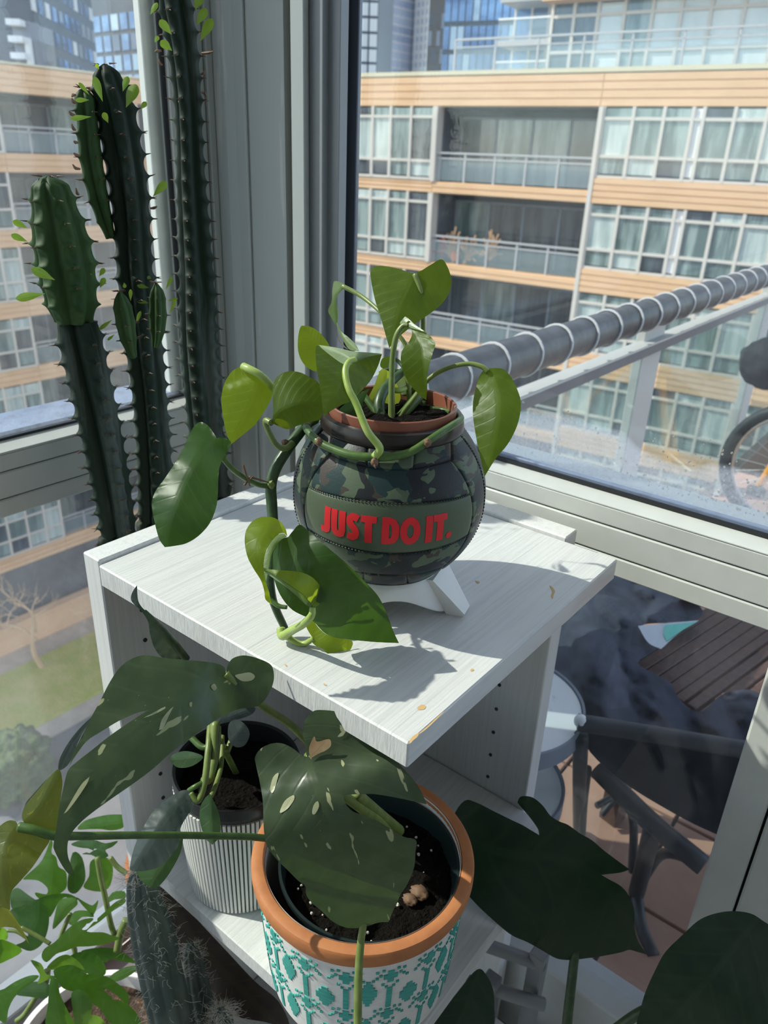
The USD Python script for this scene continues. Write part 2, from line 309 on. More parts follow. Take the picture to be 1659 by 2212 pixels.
prin('grass', (.42, .46, .10), .9, noise=((.55, .50, .16), 1.5, .4, .65), bump=(9, 1.0, .1))
prin('bark', (.58, .40, .24), .8)
prin('bush', (.04, .075, .03), .8, noise=((.08, .12, .04), 4, .4, .6), bump=(12, 1.0, .1))
prin('own_wall', (.66, .62, .56), .8)
prin('rail_black', (.022, .023, .028), .42, noise=((.06, .06, .065), 20, .4, .7), bump=(50, .3, .004))
prin('rail_tie', (.52, .52, .54), .4)
prin('rail_steel', (.44, .44, .43), .4)
prin('rail_bar', (.10, .10, .115), .35)
panemat('rail_glass', tint=(.82, .88, .87), dust=(.01, .03), scale=3.0)
prin('tile', (.44, .25, .17), .65, noise=((.38, .21, .145), 9, .35, .65), bump=(40, .1, .002))
prin('grout', (.05, .036, .03), .9)
prin('table_white', (.74, .76, .74), .25, noise=((.45, .50, .50), 40, .62, .75))
prin('table_rim', (.16, .19, .23), .35)
prin('blanket', (.046, .053, .080), .95, noise=((.024, .028, .045), 12, .4, .65), bump=(240, .3, .002))
prin('sling', (.004, .005, .008), .9, spec=.1, noise=((.007, .008, .011), 20, .4, .65))
prin('iron', (.018, .021, .024), .45, noise=((.035, .038, .04), 40, .5, .75))
prin('slat_wood', (.115, .058, .04), .6, noise=((.065, .034, .025), (60, 60, 60), .35, .65))
prin('packet_teal', (.10, .52, .42), .35)
prin('packet_silver', (.50, .55, .60), .25)
prin('tyre', (.022, .024, .03), .6)
prin('bike_orange', (.72, .30, .05), .35)
prin('chrome', (.55, .56, .58), .3, metallic=1.0)
prin('bag_black', (.022, .022, .032), .75)
prin('stand_steel', (.20, .21, .22), .4)
prin('pot_red', (.45, .03, .05), .6)
prin('pot_orange', (.55, .14, .05), .6)
prin('dry_plant', (.50, .30, .17), .9)

# ------------------------------------------------------------------ the room: floor, ceiling, walls, two windows meeting in a corner
XL, YR = -2.345 * S, 2.02 * S            # planes of the left and the right window
Zs = lambda z: EYE[2] + S * z
RX, RY = 2.3, -3.2
struct('floor', box(XL, RX, RY, YR, -.12, 0), 'floor_wood')
struct('ceiling', box(XL - .1, RX, RY, YR + .1, 2.62, 2.74), 'room_paint')
struct('wall_right', box(RX, RX + .1, RY, YR + .1, 0, 2.62), 'room_paint')
struct('wall_back', box(XL, RX, RY - .1, RY, 0, 2.62), 'room_paint')

def rails(side):
    """The wide painted sill rail between upper and lower glass: three boards with dark joints and a sloping top."""
    out = []
    for z0, z1 in ((-1.12, -1.0585), (-1.0555, -.9675), (-.9645, -.905)):
        out.append((box, z0, z1))
    return out
RAIL_Z = ((-1.12, -1.0585), (-1.0555, -.9675), (-.9645, -.906))
def sloped(a0, a1, z0, zf, zb, depth, right):
    """Sill board whose top slopes up towards the glass; a0..a1 along the window."""
    if right: v = [[a, y, z] for a in (a0, a1) for y, z in ((YR, z0), (YR, zf), (YR + depth, zb), (YR + depth, z0))]
    else: v = [[x, a, z] for a in (a0, a1) for x, z in ((XL, z0), (XL, zf), (XL - depth, zb), (XL - depth, z0))]
    return trimesh.Trimesh(np.array(v, float)).convex_hull
# right window
w2 = struct('window_2', box(-1.80*S, 1.6, YR + .044, YR + .050, Zs(-.90), 2.56), 'pane_right', label='right window pane with condensation along its bottom edge')
struct('lower_pane', box(-1.71*S, -.203*S, YR + .044, YR + .050, .2, Zs(-1.11)), 'pane_low', w2)
for z0, z1 in RAIL_Z:
    struct('sill_board', box(-1.80*S, 1.6, YR, YR + .075, Zs(z0), Zs(z1), .002), 'frame_white', w2)
struct('sill_cap', sloped(-1.80*S, 1.6, Zs(-.9058), Zs(-.903), Zs(-.893), .031, True), 'frame_white', w2)
struct('sill_core', box(-1.80*S, 1.6, YR + .003, YR + .07, Zs(-1.11), Zs(-.91)), 'gasket', w2)
struct('gasket', box(-1.80*S, 1.6, YR + .031, YR + .034, Zs(-.93), Zs(-.879)), 'gasket', w2)
struct('glass_stop', box(-1.8*S, 1.6, YR + .034, YR + .0435, Zs(-.93), Zs(-.868), .001), 'ledge_blue', w2)
struct('outer_sill', box(-1.9*S, 1.6, YR + .051, YR + .13, Zs(-1.1), Zs(-.905), .004), 'frame_mid', w2)
struct('lower_rail', box(-1.80*S, -.2*S, YR, YR + .075, .0, .215, .003), 'frame_white', w2)
struct('top_rail', box(XL, 1.6, YR, YR + .075, 2.50, 2.62), 'frame_white', w2)
VZ = (0, 2.6)
for x0, x1, y0, y1, m_ in ((-1.98, -1.824, .052, .060, 'frame_dark'), (-1.883, -1.821, .012, .03, 'frame_mid'), (-1.95, -1.86, .026, .043, 'gasket'),
                           (-1.951, -1.868, .0, .025, 'frame_mid'), (-1.984, -1.925, -.012, -.001, 'frame_grey'), (-2.066, -1.96, .012, .06, 'frame_brown')):
    struct('jamb_strip', box(x0*S, x1*S, YR + y0, YR + y1, *VZ, .0012), m_, w2)
struct('post', box(-.203*S, -.098*S, YR - .004, YR + .09, 0, Zs(-1.115), .003), 'frame_white', w2)
struct('post_joint', box(-.0985*S, -.09*S, YR + .012, YR + .09, 0, Zs(-1.115)), 'hole_dark', w2)
struct('solid_panel', box(-.09*S, 1.6, YR - .004, YR + .09, 0, Zs(-1.115), .003), 'frame_white', w2)
drops = []
for _ in range(420):
    x = rng.uniform(-1.2*S, .3) if _ % 2 else rng.normal(-.12, .12); z = Zs(-.850) + abs(rng.normal(0, .035)); r = rng.uniform(.0006, .0017)
    m = trimesh.creation.icosphere(subdivisions=1, radius=1); m.vertices = np.array(m.vertices)*[r, r*.5, r*1.2] + [x, YR + .0438, z]; drops.append(m)
struct('water_drops', drops, 'droplet', w2, label='condensation droplets low on the pane'); tag(w2 + '/water_drops', kind='stuff')
# left window
w1 = struct('window_1', box(XL - .036, XL - .030, RY, 1.85*S, Zs(-.90), 2.56), 'pane_left', label='left sunlit window pane, dusty')
struct('lower_pane', box(XL - .036, XL - .030, RY, 1.85*S, .05, Zs(-1.11)), 'pane_low_left', w1)
for z0, z1 in RAIL_Z:
    struct('sill_board', box(XL - .075, XL, RY, 1.97*S, Zs(z0), Zs(z1), .002), 'frame_white', w1)
struct('sill_cap', sloped(RY, 1.97*S, Zs(-.9058), Zs(-.900), Zs(-.882), .024, False), 'frame_white', w1)
struct('sill_core', box(XL - .07, XL - .003, RY, 1.9*S, Zs(-1.11), Zs(-.91)), 'gasket', w1)
struct('gasket', box(XL - .0295, XL - .024, RY, 1.80*S, Zs(-.93), Zs(-.873)), 'gasket', w1)
struct('outer_sill', box(XL - .13, XL - .038, RY, 1.9*S, Zs(-1.1), Zs(-.868), .004), 'ledge_blue', w1)
struct('lower_rail', box(XL - .075, XL, RY, 1.97*S, 0, .05, .003), 'frame_mid', w1)
struct('top_rail', box(XL - .075, XL, RY, 1.97*S, 2.50, 2.62), 'frame_white', w1)
for y0, y1, x0, x1, m_ in ((1.768, 1.90, -.056, -.042, 'frame_white'), (1.806, 1.823, -.0295, -.024, 'gasket'), (1.822, 1.92, -.07, -.018, 'frame_white'), (1.905, 1.955, -.07, -.008, 'frame_grey'), (1.958, 1.985, -.07, -.002, 'frame_grey')):
    struct('jamb_strip', box(XL + x0, XL + x1, y0*S, y1*S, *VZ, .0012), m_, w1)
# the painted corner post between the windows
prof = [(-2.345, 1.985), (-2.30, 1.99), (-2.27, 2.008), (-2.22, 2.016), (-2.15, 2.018), (-2.038, 2.018), (-2.038, 2.16), (-2.47, 2.16), (-2.47, 1.985)]
pl = sg.Polygon([(a*S, b*S) for a, b in prof]); post = trimesh.creation.extrude_polygon(pl, 2.6, engine='earcut')
struct('wall_corner', post, 'column_paint', label='painted corner post between the two windows')
struct('trim_1', box(-2.225*S, -2.215*S, 2.005*S, 2.018*S, 0, 2.6, .0015), 'frame_grey')

# ------------------------------------------------------------------ our own building outside
struct('wall_exterior', box(XL - .14, XL - .09, -26, RY, -20, 22), 'own_wall')
struct('wall_exterior', [box(XL - .14, XL - .09, RY, .95, -20, -.15), box(XL - .14, XL - .09, RY, .95, 2.75, 22)], 'own_wall')
# balcony with its terracotta tiles
struct('balcony_floor', box(-.92, 2.3, YR + .1, 5.6, -.2, -.012), 'grout', label='balcony slab under terracotta tiles')
TS = .30
for i in range(9):
    for j in range(11):
        x0, y0 = -.86 + i*TS, YR + .12 + j*TS
        struct('tile', box(x0 + .005, x0 + TS - .005, y0 + .005, y0 + TS - .005, -.015, rng.uniform(-.001, .0015), .0015), 'tile', '/World/balcony_floor')

# ------------------------------------------------------------------ the apartment building across the courtyard
class Facade:
    def __init__(s, ang, D, sgn=1):
        a = math.radians(ang); s.dv = np.array([math.cos(a), math.sin(a), 0]); s.n = np.array([-math.sin(a), math.cos(a), 0]) * sgn; s.D = D
    def fn(s, v): v = np.asarray(v, float); return EYE + v[:, :1]*s.dv + (s.D + v[:, 1:2])*s.n + np.array([0, 0, 1.0])*v[:, 2:3]
    def b(s, s0, s1, o0, o1, z0, z1): return box(s0, s1, o0, o1, z0, z1, fn=s.fn)
    def at(s, px, py, o=0):
        r = ray(px, py); p = r * ((s.D + o) / (r @ s.n)); return p @ s.dv, p[2]
FA = Facade(4.5, 26.0); FB = Facade(90, 32.0)
bld = thing('apartment_building', 'tan banded apartment block with glazed bays and recessed balconies across the courtyard', 'building', (-20, 20, -20))
PITCHZ, Z0 = 2.80, 1.69                       # storey height; underside of the roof band, seen from the eye
PANES = ['pane_teal', 'pane_teal', 'pane_pale', 'pane_teal', 'pane_dark', 'pane_pale']
def band(F, s0, s1, z0, z1, o=0.0, n=4, joints=()):
    js = [s0, *[j for j in joints if s0 < j < s1], s1]
    obj('band_core', F.b(s0, s1, o + .03, o + .4, z0, z1), 'far_tan2', bld)
    h = (z1 - z0) / n
    for a, b in zip(js[:-1], js[1:]):
        for k in range(n):
            obj('plank', F.b(a + .012, b - .012, o, o + .05, z0 + k*h + .02, z0 + (k+1)*h - .02), 'far_tan' if (k + int(a)) % 3 else 'far_tan2', bld)
def bay(F, s_list, zt, zb, panel=(), mats=None, drop=.33, low=.62):
    """One glazed bay: a frame of mullions and transoms, each pane behind it."""
    fr = []
    for i, s_ in enumerate(s_list): fr.append(F.b(s_ - .05, s_ + .05, -.04, .08, zb, zt))
    for z in (zt - drop, zb + low, zb + .03): fr.append(F.b(s_list[0], s_list[-1], -.03, .08, z - .045, z + .045))
    w = obj('window', fr, 'far_frame', bld)
    zz = [zb + .07, zb + low, zt - drop, zt]
    for i in range(len(s_list) - 1):
        for k in range(3):
            m_ = 'far_white' if i in panel else (mats[(i*3 + k) % len(mats)] if mats else PANES[int(rng.integers(len(PANES)))])
            obj('pane', F.b(s_list[i] + .05, s_list[i+1] - .05, .03, .06, zz[k] + .045, zz[k+1] - .045), m_, w)
def recess(F, s0, s1, zt, zb, depth=1.7, nd=4, posts=4, rail=.95):
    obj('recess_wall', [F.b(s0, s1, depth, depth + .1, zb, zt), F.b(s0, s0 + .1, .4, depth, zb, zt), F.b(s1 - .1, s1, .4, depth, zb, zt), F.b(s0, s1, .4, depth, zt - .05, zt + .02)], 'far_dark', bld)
    ss = np.linspace(s0 + .15, s1 - .15, nd + 1)
    w = obj('patio_door', [F.b(s_ - .04, s_ + .04, depth - .08, depth, zb, zt - .25) for s_ in ss] + [F.b(s0 + .1, s1 - .1, depth - .08, depth, zt - .32, zt - .25)], 'tower_grey', bld)
    for i in range(nd):
        obj('pane', F.b(ss[i] + .04, ss[i+1] - .04, depth - .05, depth - .02, zb, zt - .32), ['pane_dark', 'pane_dark', 'pane_teal'][int(rng.integers(3))], w)
    pp = np.linspace(s0 + .05, s1 - .05, posts + 1)
    r = obj('balcony_railing', [F.b(p - .035, p + .035, .06, .13, zb, zb + rail) for p in pp] + [F.b(s0, s1, .04, .14, zb + rail - .03, zb + rail + .03), F.b(s0, s1, .06, .12, zb + rail - .20, zb + rail - .15)], 'far_rail', bld)
    for i in range(posts):
        obj('glass_panel', F.b(pp[i] + .04, pp[i+1] - .04, .085, .095, zb + .05, zb + rail - .2), 'far_glassrail', r)
# facade A (right window)
band(FA, -33, 6, Z0, Z0 + .92, n=4, joints=(-21, -9.5, 0))
obj('coping', FA.b(-33, 6, -.02, .5, Z0 + .94, Z0 + 1.07), 'far_cream', bld)
LB = [-22.5, -21.6, -20.75, -19.9, -19.0, -18.14, -17.33, -16.45, -15.5]
RB = [-9.35, -8.4, -7.47, -6.63, -6.32, -5.46, -4.6, -3.7, -2.8, -2.0, -1.0]
for k in range(6):
    zt = Z0 - PITCHZ*k; zb_b, zb_r = zt - 2.02, zt - 2.42; bot = zt - PITCHZ
    band(FA, -33, -15.42, bot, zb_r + .05, n=3, joints=(-21,))
    band(FA, -15.42, -9.45, bot, zb_r, n=2)
    band(FA, -9.45, 6, bot, zb_b, o=-.06, n=4, joints=(-.9,))
    bay(FA, LB if k < 4 else LB[3:], zt, zb_r + .05)
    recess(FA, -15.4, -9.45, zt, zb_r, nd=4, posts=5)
    if k < 5: bay(FA, RB, zt, zb_b, panel=(3,), mats=['pane_teal', 'pane_pale', 'pane_teal', 'pane_pale', 'pane_teal', 'pane_teal', 'pane_dark', 'pane_teal'])
    obj('side_fin', [FA.b(-15.5, -15.35, -.05, .5, zb_r, zt), FA.b(-9.5, -9.36, -.08, .5, bot, zt)], 'far_frame', bld)
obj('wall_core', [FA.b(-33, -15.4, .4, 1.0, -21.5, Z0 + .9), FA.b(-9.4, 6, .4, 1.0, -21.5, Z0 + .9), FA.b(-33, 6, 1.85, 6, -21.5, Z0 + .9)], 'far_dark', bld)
# penthouse set back on the roof of A
PH = Facade(4.5, 29.0); zp0, zp1 = Z0 + .9, 5.0
obj('roof_deck', FA.b(-33, 6, .4, 14, Z0 + .7, Z0 + .9), 'far_cream', bld)
pm = [-12.75, -11.95, -11.1, -10.2, -9.27, -8.35, -7.43, -6.45, -5.5, -4.5, -3.4, -2.2, -1.0]
fr = [PH.b(s_ - .055, s_ + .055, -.05, .08, zp0, zp1) for s_ in pm] + [PH.b(pm[0], pm[-1], -.04, .08, z - .05, z + .05) for z in (4.62, 3.55, zp0 + .05)]
w = obj('window', fr, 'far_frame', bld)
zz = [zp0 + .1, 3.55, 4.62, zp1]
for i in range(len(pm) - 1):
    for k in range(3):
        obj('pane', PH.b(pm[i] + .055, pm[i+1] - .055, .03, .06, zz[k] + .05, zz[k+1] - .05), 'pane_dark' if i in (0, 1) else 'pane_teal' if i == 3 else 'pane_white', w)
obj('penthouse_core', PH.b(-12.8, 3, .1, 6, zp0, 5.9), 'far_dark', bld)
obj('soffit', PH.b(-12.9, 3, -.7, 6, 5.0, 5.75), 'far_tan', bld)
rp = np.arange(-15.2, 0, 1.55)
r = obj('roof_railing', [FA.b(p - .03, p + .03, .62, .68, Z0 + .9, 3.75) for p in rp] + [FA.b(-15.2, 0, .6, .70, 3.72, 3.78), FA.b(-15.2, 0, .62, .68, 3.50, 3.54)], 'far_rail', bld)
for a, b in zip(rp[:-1], rp[1:]): obj('glass_panel', FA.b(a + .04, b - .04, .645, .655, Z0 + .95, 3.48), 'far_glassrail', r)
# facade B (left window); s runs along +y
band(FB, 4, 24.4, Z0, Z0 + .95, n=4, joints=(11, 16.4))
obj('coping', FB.b(4, 24.4, -.02, .5, Z0 + .97, Z0 + 1.05), 'far_cream', bld)
BB = [10.2, 11.1, 12.0, 12.9, 13.8, 14.7, 15.55, 16.35]
for k in range(7):
    zt = Z0 - PITCHZ*k; zb = zt - 2.10; bot = zt - PITCHZ
    band(FB, 4, 24.4, bot, zb, n=3, joints=(10, 16.4))
    bay(FB, BB, zt, zb, drop=.45, low=.75)
    recess(FB, 16.42, 20.9, zt, zb, nd=3, posts=4)
    bay(FB, [20.95, 21.8, 22.6], zt, zb, drop=.45, low=.75)
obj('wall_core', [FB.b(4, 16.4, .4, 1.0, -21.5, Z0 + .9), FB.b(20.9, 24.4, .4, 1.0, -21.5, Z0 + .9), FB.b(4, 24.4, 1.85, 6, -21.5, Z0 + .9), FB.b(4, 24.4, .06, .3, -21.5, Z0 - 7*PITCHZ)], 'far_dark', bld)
obj('roof_deck', FB.b(4, 24.4, .4, 6, Z0 + .7, Z0 + .9), 'far_cream', bld)
# things kept on the far balconies
def on_A(px, py, o): s_, z = FA.at(px, py, o); return FA.fn(np.array([[s_, o, z]]))[0]
p = on_A(985, 556, .38); obj('planter', lathe([(0, 0), (.14, 0), (.19, .32), (.17, .32), (.15, .28), (0, .28)], p + [0, 0, -.1], 20), 'pot_orange', label='orange planter on the balcony across the courtyard', category='planter')
p = on_A(945, 535, .42); ch = thing('folding_chair', 'dark red chair at the left end of the planted far balcony', 'chair', p)
obj('seat', box(p[0]-.25, p[0]+.25, p[1]-.2, p[1]+.2, p[2]-.15, p[2]-.1), 'pot_red', ch); obj('backrest', box(p[0]-.25, p[0]+.25, p[1]+.2, p[1]+.26, p[2]-.1, p[2]+.45), 'pot_red', ch)
for dx in (-.22, .22): obj('leg', box(p[0]+dx-.02, p[0]+dx+.02, p[1]-.02, p[1]+.02, p[2]-.55, p[2]-.15), 'pot_red', ch)
for i, (px, py, lab) in enumerate(((975, 530, 'dried plant above the orange planter on the far balcony'), (1012, 535, 'dried plant in the middle of the far balcony railing'), (1060, 535, 'dried plant at the right of the planted far balcony'))):
    p = on_A(px, py, .36); st = []
    for q in range(40):
        d = rng.normal(0, 1, 3)*[.22, .07, .28]; st.append(tube([p + [0, 0, -.45], p + d*.5 + [0, 0, -.1], p + d + [0, 0, .05]], [.02, .02, .035], n=5, m=2))
    obj('dried_plant', st, 'dry_plant', label=lab, category='plant')

# ------------------------------------------------------------------ towers beyond the roof
def tower(name, label, p0, p1, p2, zb, zt, g0, g1, body, pane_mats, gap=.18, group=None):
    """Box on the plan corner points p0-p1-p2 (p1 the corner nearest the middle); g = (columns, rows) of panes per face, rows from row height."""
    t = thing(name, label, 'building', (p1[0], p1[1], -20))
    p0, p1, p2 = (np.array(q[:2]) for q in (p0, p1, p2)); p3 = p0 + p2 - p1
    poly = sg.Polygon([p0, p1, p2, p3]); m = trimesh.creation.extrude_polygon(poly, zt - zb, engine='earcut'); m.apply_translation([0, 0, zb])
    obj('wall', m, body, t)
    c = (p0 + p2) / 2
    for (a, b), g in (((p0, p1), g0), ((p1, p2), g1)):
        if not g: continue
        cols, rh, zlo, zhi, mats = g
        L = np.linalg.norm(b - a); d = (b - a)/L; n = np.array([d[1], -d[0]]); n = n if n @ (a - c) > 0 else -n
        fn = lambda v: np.column_stack([a + v[:, :1]*d + v[:, 1:2]*n, v[:, 2]])
        cw = L/cols; k = 0
        for z in np.arange(zlo, zhi, rh):
            for i in range(cols):
                m_ = mats[int(rng.integers(len(mats)))]
                obj('pane', box(i*cw + cw*gap/2, (i+1)*cw - cw*gap/2, -.05, .12, z + rh*gap/2, z + rh*(1 - gap/2), fn=fn), m_, t)
    return t
c1 = K(207, 100, 104); a1 = K(72, 80, 80); dd = (c1 - a1)[:2]; dd /= np.linalg.norm(dd); e1 = c1[:2] + np.array([dd[1], -dd[0]])*26
zc = lambda px, py, d: K(px, py, d)[2]
e1 = c1[:2] - np.array([dd[1], -dd[0]])*9
tower('glass_tower', 'blue grey glass tower with white balcony boxes behind the left window, topping out of view', a1, c1, [*e1, 0], -18.5, 60, (11, 2.5, 1.0, 21.0, ['far_white', 'pane_navy', 'tower_grey', 'pane_navy', 'pane_blue']),
      None, 'tower_frame', None, .42)
b1, b2 = K(206, 100, 116), K(345, 80, 106)
tower('glass_tower', 'paler blue glass tower immediately left of the white window bar', b1, b2, [b2[0] + 2, b2[1] + 18, 0], -18.5, 60, (7, 2.6, 1.0, 19.0, ['pane_sky', 'pane_blue', 'pane_navy', 'pane_blue']), None, 'tower_frame', None, .22)
a, b = K(-60, 80, 88), K(26, 80, 88)
tower('glass_tower', 'slim blue glass tower at the far left edge behind the roof line', a, b, [b[0] - 14, b[1] + 3, 0], -18.5, 60, (5, 3.0, 4.0, 22.0, ['pane_blue', 'pane_sky']), None, 'tower_frame', None)
pA = K(28, 100, 72); pB = K(66, 100, 72); t = thing('white_apartment', 'small white building with stacked balconies between the two left towers', 'building', (pB[0], pB[1], -18))
d_ = (pB - pA)[:2]; L = np.linalg.norm(d_); d_ /= L; n_ = np.array([d_[1], -d_[0]]); n_ = n_ if n_ @ pA[:2] < 0 else -n_
fn = lambda v: np.column_stack([pA[:2] + v[:, :1]*d_ + v[:, 1:2]*n_, v[:, 2]])
ztop = zc(45, 47, 72)
obj('wall', box(0, L, -6, -.4, -18.5, ztop, fn=fn), 'tower_grey', t); obj('side_wall', box(L*.72, L, -6, .2, -18.5, ztop - 1.4, fn=fn), 'far_white', t)
for k in range(6): obj('balcony', box(0, L*.8, -1.2, .9, ztop - .5 - k*1.35, ztop - k*1.35, fn=fn), 'far_white', t)
def slab(name, label, x0, x1, d0, d1, zt, body, grid=None, side=12, zb=-18.5):
    a, b = K(x0, 80, d0), K(x1, 80, d1); back = np.array([b[0], b[1]]) + side*np.array([-.45, .9])
    return tower(name, label, a, b, [*back, 0], zb, zt, grid, None, body, None)
slab('beaded_tower', 'narrow dark tower edged with white balconies, leftmost beyond the right window', 776, 816, 150, 150, 60, 'tower_frame', (2, 2.6, 8, 30, ['far_white']), 14)
slab('lavender_tower', 'pale lavender grid fronted tower above the roof in the right window', 818, 893, 170, 178, 90, 'tower_grid')
slab('sunlit_tower', 'bright white gridded tower sliver right of the lavender tower', 893, 923, 176, 172, 90, 'tower_lit')
slab('brown_tower', 'dark brown tower sliver between the white and the blue towers', 924, 960, 120, 120, 60, 'tower_brown', (4, 2.4, 8, 22, ['tower_grey', 'tower_brown', 'tower_frame']))
slab('blue_tower', 'bright blue curtain wall tower with dark floor lines right of centre', 957, 1180, 78, 74, 40, 'tower_frame', (14, 2.45, 4.2, 15, ['pane_blue', 'pane_blue', 'pane_sky', 'pane_blue']))
t = thing('terrace_block', 'stacked glass fronted terraces just left of the penthouse', 'building', (-13.5, 31, 3))
TB = Facade(4.5, 36.0)
for k, z in enumerate((3.0, 4.6, 6.2)):
    sl = obj('terrace_slab', TB.b(-17.8, -14.3, -1.2, 4, z, z + .2), 'far_rail', t)
    w = obj('window', [TB.b(s_ - .05, s_ + .05, .2, .3, z + .2, z + 1.6) for s_ in (-17.7, -16.9, -16.1, -15.3, -14.4)], 'far_frame', t)
    for s_ in (-17.7, -16.9, -16.1, -15.3): obj('pane', TB.b(s_ + .06, s_ + .74, .22, .27, z + .2, z + 1.55), 'pane_navy' if int(s_*10) % 3 else 'pane_blue', w)
    r = obj('railing', [TB.b(-17.8, -14.3, -1.2, -1.12, z + .95, z + 1.02)], 'far_white', t); obj('glass_panel', TB.b(-17.8, -14.3, -1.18, -1.15, z + .2, z + .93), 'far_glassrail', r)

# ------------------------------------------------------------------ the courtyard ground
GZ = -20.0
struct('ground', box(-140, 60, -60, 190, GZ - .3, GZ), 'asphalt', label='dark paved courtyard far below')
struct('pavement', box(-31.9, -24.5, 2, 23, GZ, GZ + .08), 'paving', label='pale pavement along the foot of the building')
obj('lawn', box(-29.6, -25.4, 6, 22, GZ + .08, GZ + .2), 'grass', label='sunlit strip of green yellow grass at the foot of the building', category='grass', kind='stuff')
obj('garden_wall', box(-31.6, -31.0, 8, 22, GZ, GZ + 1.4, .05), 'far_tan', label='low tan garden wall along the ground floor', category='wall')
def tree(base, h, seed, label):
    r_ = np.random.default_rng(seed); t = thing('bare_tree', label, 'tree', base); br = []
    def grow(p, d, L, rad, lev):
        q = p + d*L; mid = (p + q)/2 + r_.normal(0, .06*L, 3)
        m = tube([p, mid, q], [rad, rad*.8, rad*.55], n=6 if lev < 2 else 4, m=3)
        if lev == 0: obj('trunk', m, 'bark', t)
        else: br.append(m)
        if lev < 4:
            for _ in range(3 if lev < 3 else 3):
                nd = d + r_.normal(0, .55, 3); nd[2] += .15; nd /= np.linalg.norm(nd); grow(p + (q - p)*r_.uniform(.55, 1), nd, L*r_.uniform(.55, .8), rad*.5, lev + 1)
    grow(np.array(base, float), np.array([0, 0, 1.0]), h*.36, .13, 0); obj('branches', br, 'bark', t)
tree(onz(62, 1425, GZ) + [1.2, 0, .2], 7.0, 3, 'tall bare tree with pale branches standing on the grass, lower left')
tree(onz(175, 1372, GZ) + [1.2, 1.5, .2], 4.4, 5, 'shorter bare tree beside the garden wall')
for i, (px, py, r_, lab) in enumerate(((34, 1700, 1.4, 'dark round bush in the paved courtyard seen through the left lower pane'),)):
    p = onz(px, py, GZ); obj('bush', blob(p + [0, 0, r_*.7], (r_, r_, r_*.9), i, .35, 4, 4), 'bush', smooth=True, label=lab, category='bush')

# ------------------------------------------------------------------ on the balcony
RX_ = -.82
ra = thing('balcony_railing', 'dark balcony railing with a thick wrapped handrail and clear glass panels', 'railing', (RX_, 3, 0))
ys = np.linspace(.98, 5.5, 80); hp = np.column_stack([np.full_like(ys, RX_), ys, np.full_like(ys, 1.10)])
hr = .044 + .003*np.sin(ys*2*math.pi/.118)**2
t_, a_, b_ = frames(hp); th = np.arange(20)*2*np.pi/20
obj('handrail', grid_mesh(hp[:, None] + hr[:, None, None]*(np.cos(th)[None, :, None]*a_[:, None] + np.sin(th)[None, :, None]*b_[:, None])), 'rail_black', ra, smooth=40)
for y in np.arange(1.12, 5.4, .15):
    ang = np.linspace(0, 2*np.pi, 25)[:-1]
    obj('tie', tube(np.column_stack([RX_ + .0475*np.cos(ang), y + .012*np.sin(ang), 1.10 + .0475*np.sin(ang)])[list(range(24)) + [0]], .0035, n=5, smooth=False), 'rail_tie', ra)
obj('bar_cap', box(RX_ - .024, RX_ + .024, .98, 5.5, 1.004, 1.010), 'rail_steel', obj('lower_bar', box(RX_ - .02, RX_ + .02, .98, 5.5, .972, 1.003, .002), 'rail_bar', ra))
py_ = [.98, 2.37, 3.86, 5.35]
for y in py_: obj('post', [box(RX_ - .035, RX_ - .005, y, y + .17, 0, 1.06, .003)], 'rail_steel', ra)
for a, b in zip(py_[:-1], py_[1:]): obj('glass_panel', box(RX_ - .004, RX_ + .004, a + .18, b - .02, .08, .972), 'rail_glass', ra)
# bicycle
bc = np.array([-.50, 3.62, .30]); R_ = .285
bk = thing('bicycle', 'bicycle with a black tyre and orange fork leaning at the right edge of the balcony', 'bicycle', (bc[0], bc[1], 0))
def wheel(c, parent):
    ang = np.linspace(0, 2*np.pi, 49)
    w_ = obj('wheel', tube(np.column_stack([c[0] + R_*np.cos(ang), np.full(49, c[1]), c[2] + R_*np.sin(ang)]), .026, n=10, m=1), 'tyre', parent, smooth=True)
    obj('rim', tube(np.column_stack([c[0] + (R_-.032)*np.cos(ang), np.full(49, c[1]), c[2] + (R_-.032)*np.sin(ang)]), .009, n=8, m=1), 'chrome', w_, smooth=True)
    obj('spokes', [tube([c + [.015*math.cos(k), .02*(-1)**i, .015*math.sin(k)], c + [(R_-.035)*math.cos(k+.25), 0, (R_-.035)*math.sin(k+.25)]], .0012, n=4, m=1) for i, k in enumerate(np.arange(0, 6.28, .2618))], 'chrome', w_)
    obj('hub', trimesh.creation.cylinder(.022, .09).apply_transform(trimesh.transformations.rotation_matrix(math.pi/2, [1, 0, 0])).apply_translation(c), 'tyre', w_)
wheel(bc, bk); bc2 = bc + [1.0, 0, 0]; wheel(bc2, bk)
for dy in (-.05, .05): obj('fork', tube([bc + [-.11, dy, -.10], bc + [-.03, dy, .20], bc + [.06, dy*.4, .52]], .017, m=4), 'bike_orange', bk, smooth=True)
obj('frame', [tube([bc + [.06, 0, .52], bc + [.45, 0, -.02]], .018, m=1), tube([bc + [.06, 0, .5], bc + [.6, 0, .52]], .016, m=1), tube([bc + [.45, 0, -.02], bc + [.62, 0, .6]], .016, m=1), tube([bc + [.45, 0, -.02], bc2], .011, m=1), tube([bc + [.6, 0, .5], bc2], .010, m=1)], 'bike_orange', bk, smooth=40)
obj('handlebar', tube([bc + [.05, -.28, .62], bc + [.06, 0, .60], bc + [.05, .28, .62]], .012, m=4), 'tyre', bk, smooth=True)
obj('saddle', blob(bc + [.64, 0, .64], (.13, .07, .03), 2, .1, 2), 'tyre', bk, smooth=True)
obj('brake_lever', box(bc[0]-.15, bc[0]-.07, bc[1]-.09, bc[1]-.06, .17, .22, .01), 'tyre', bk)
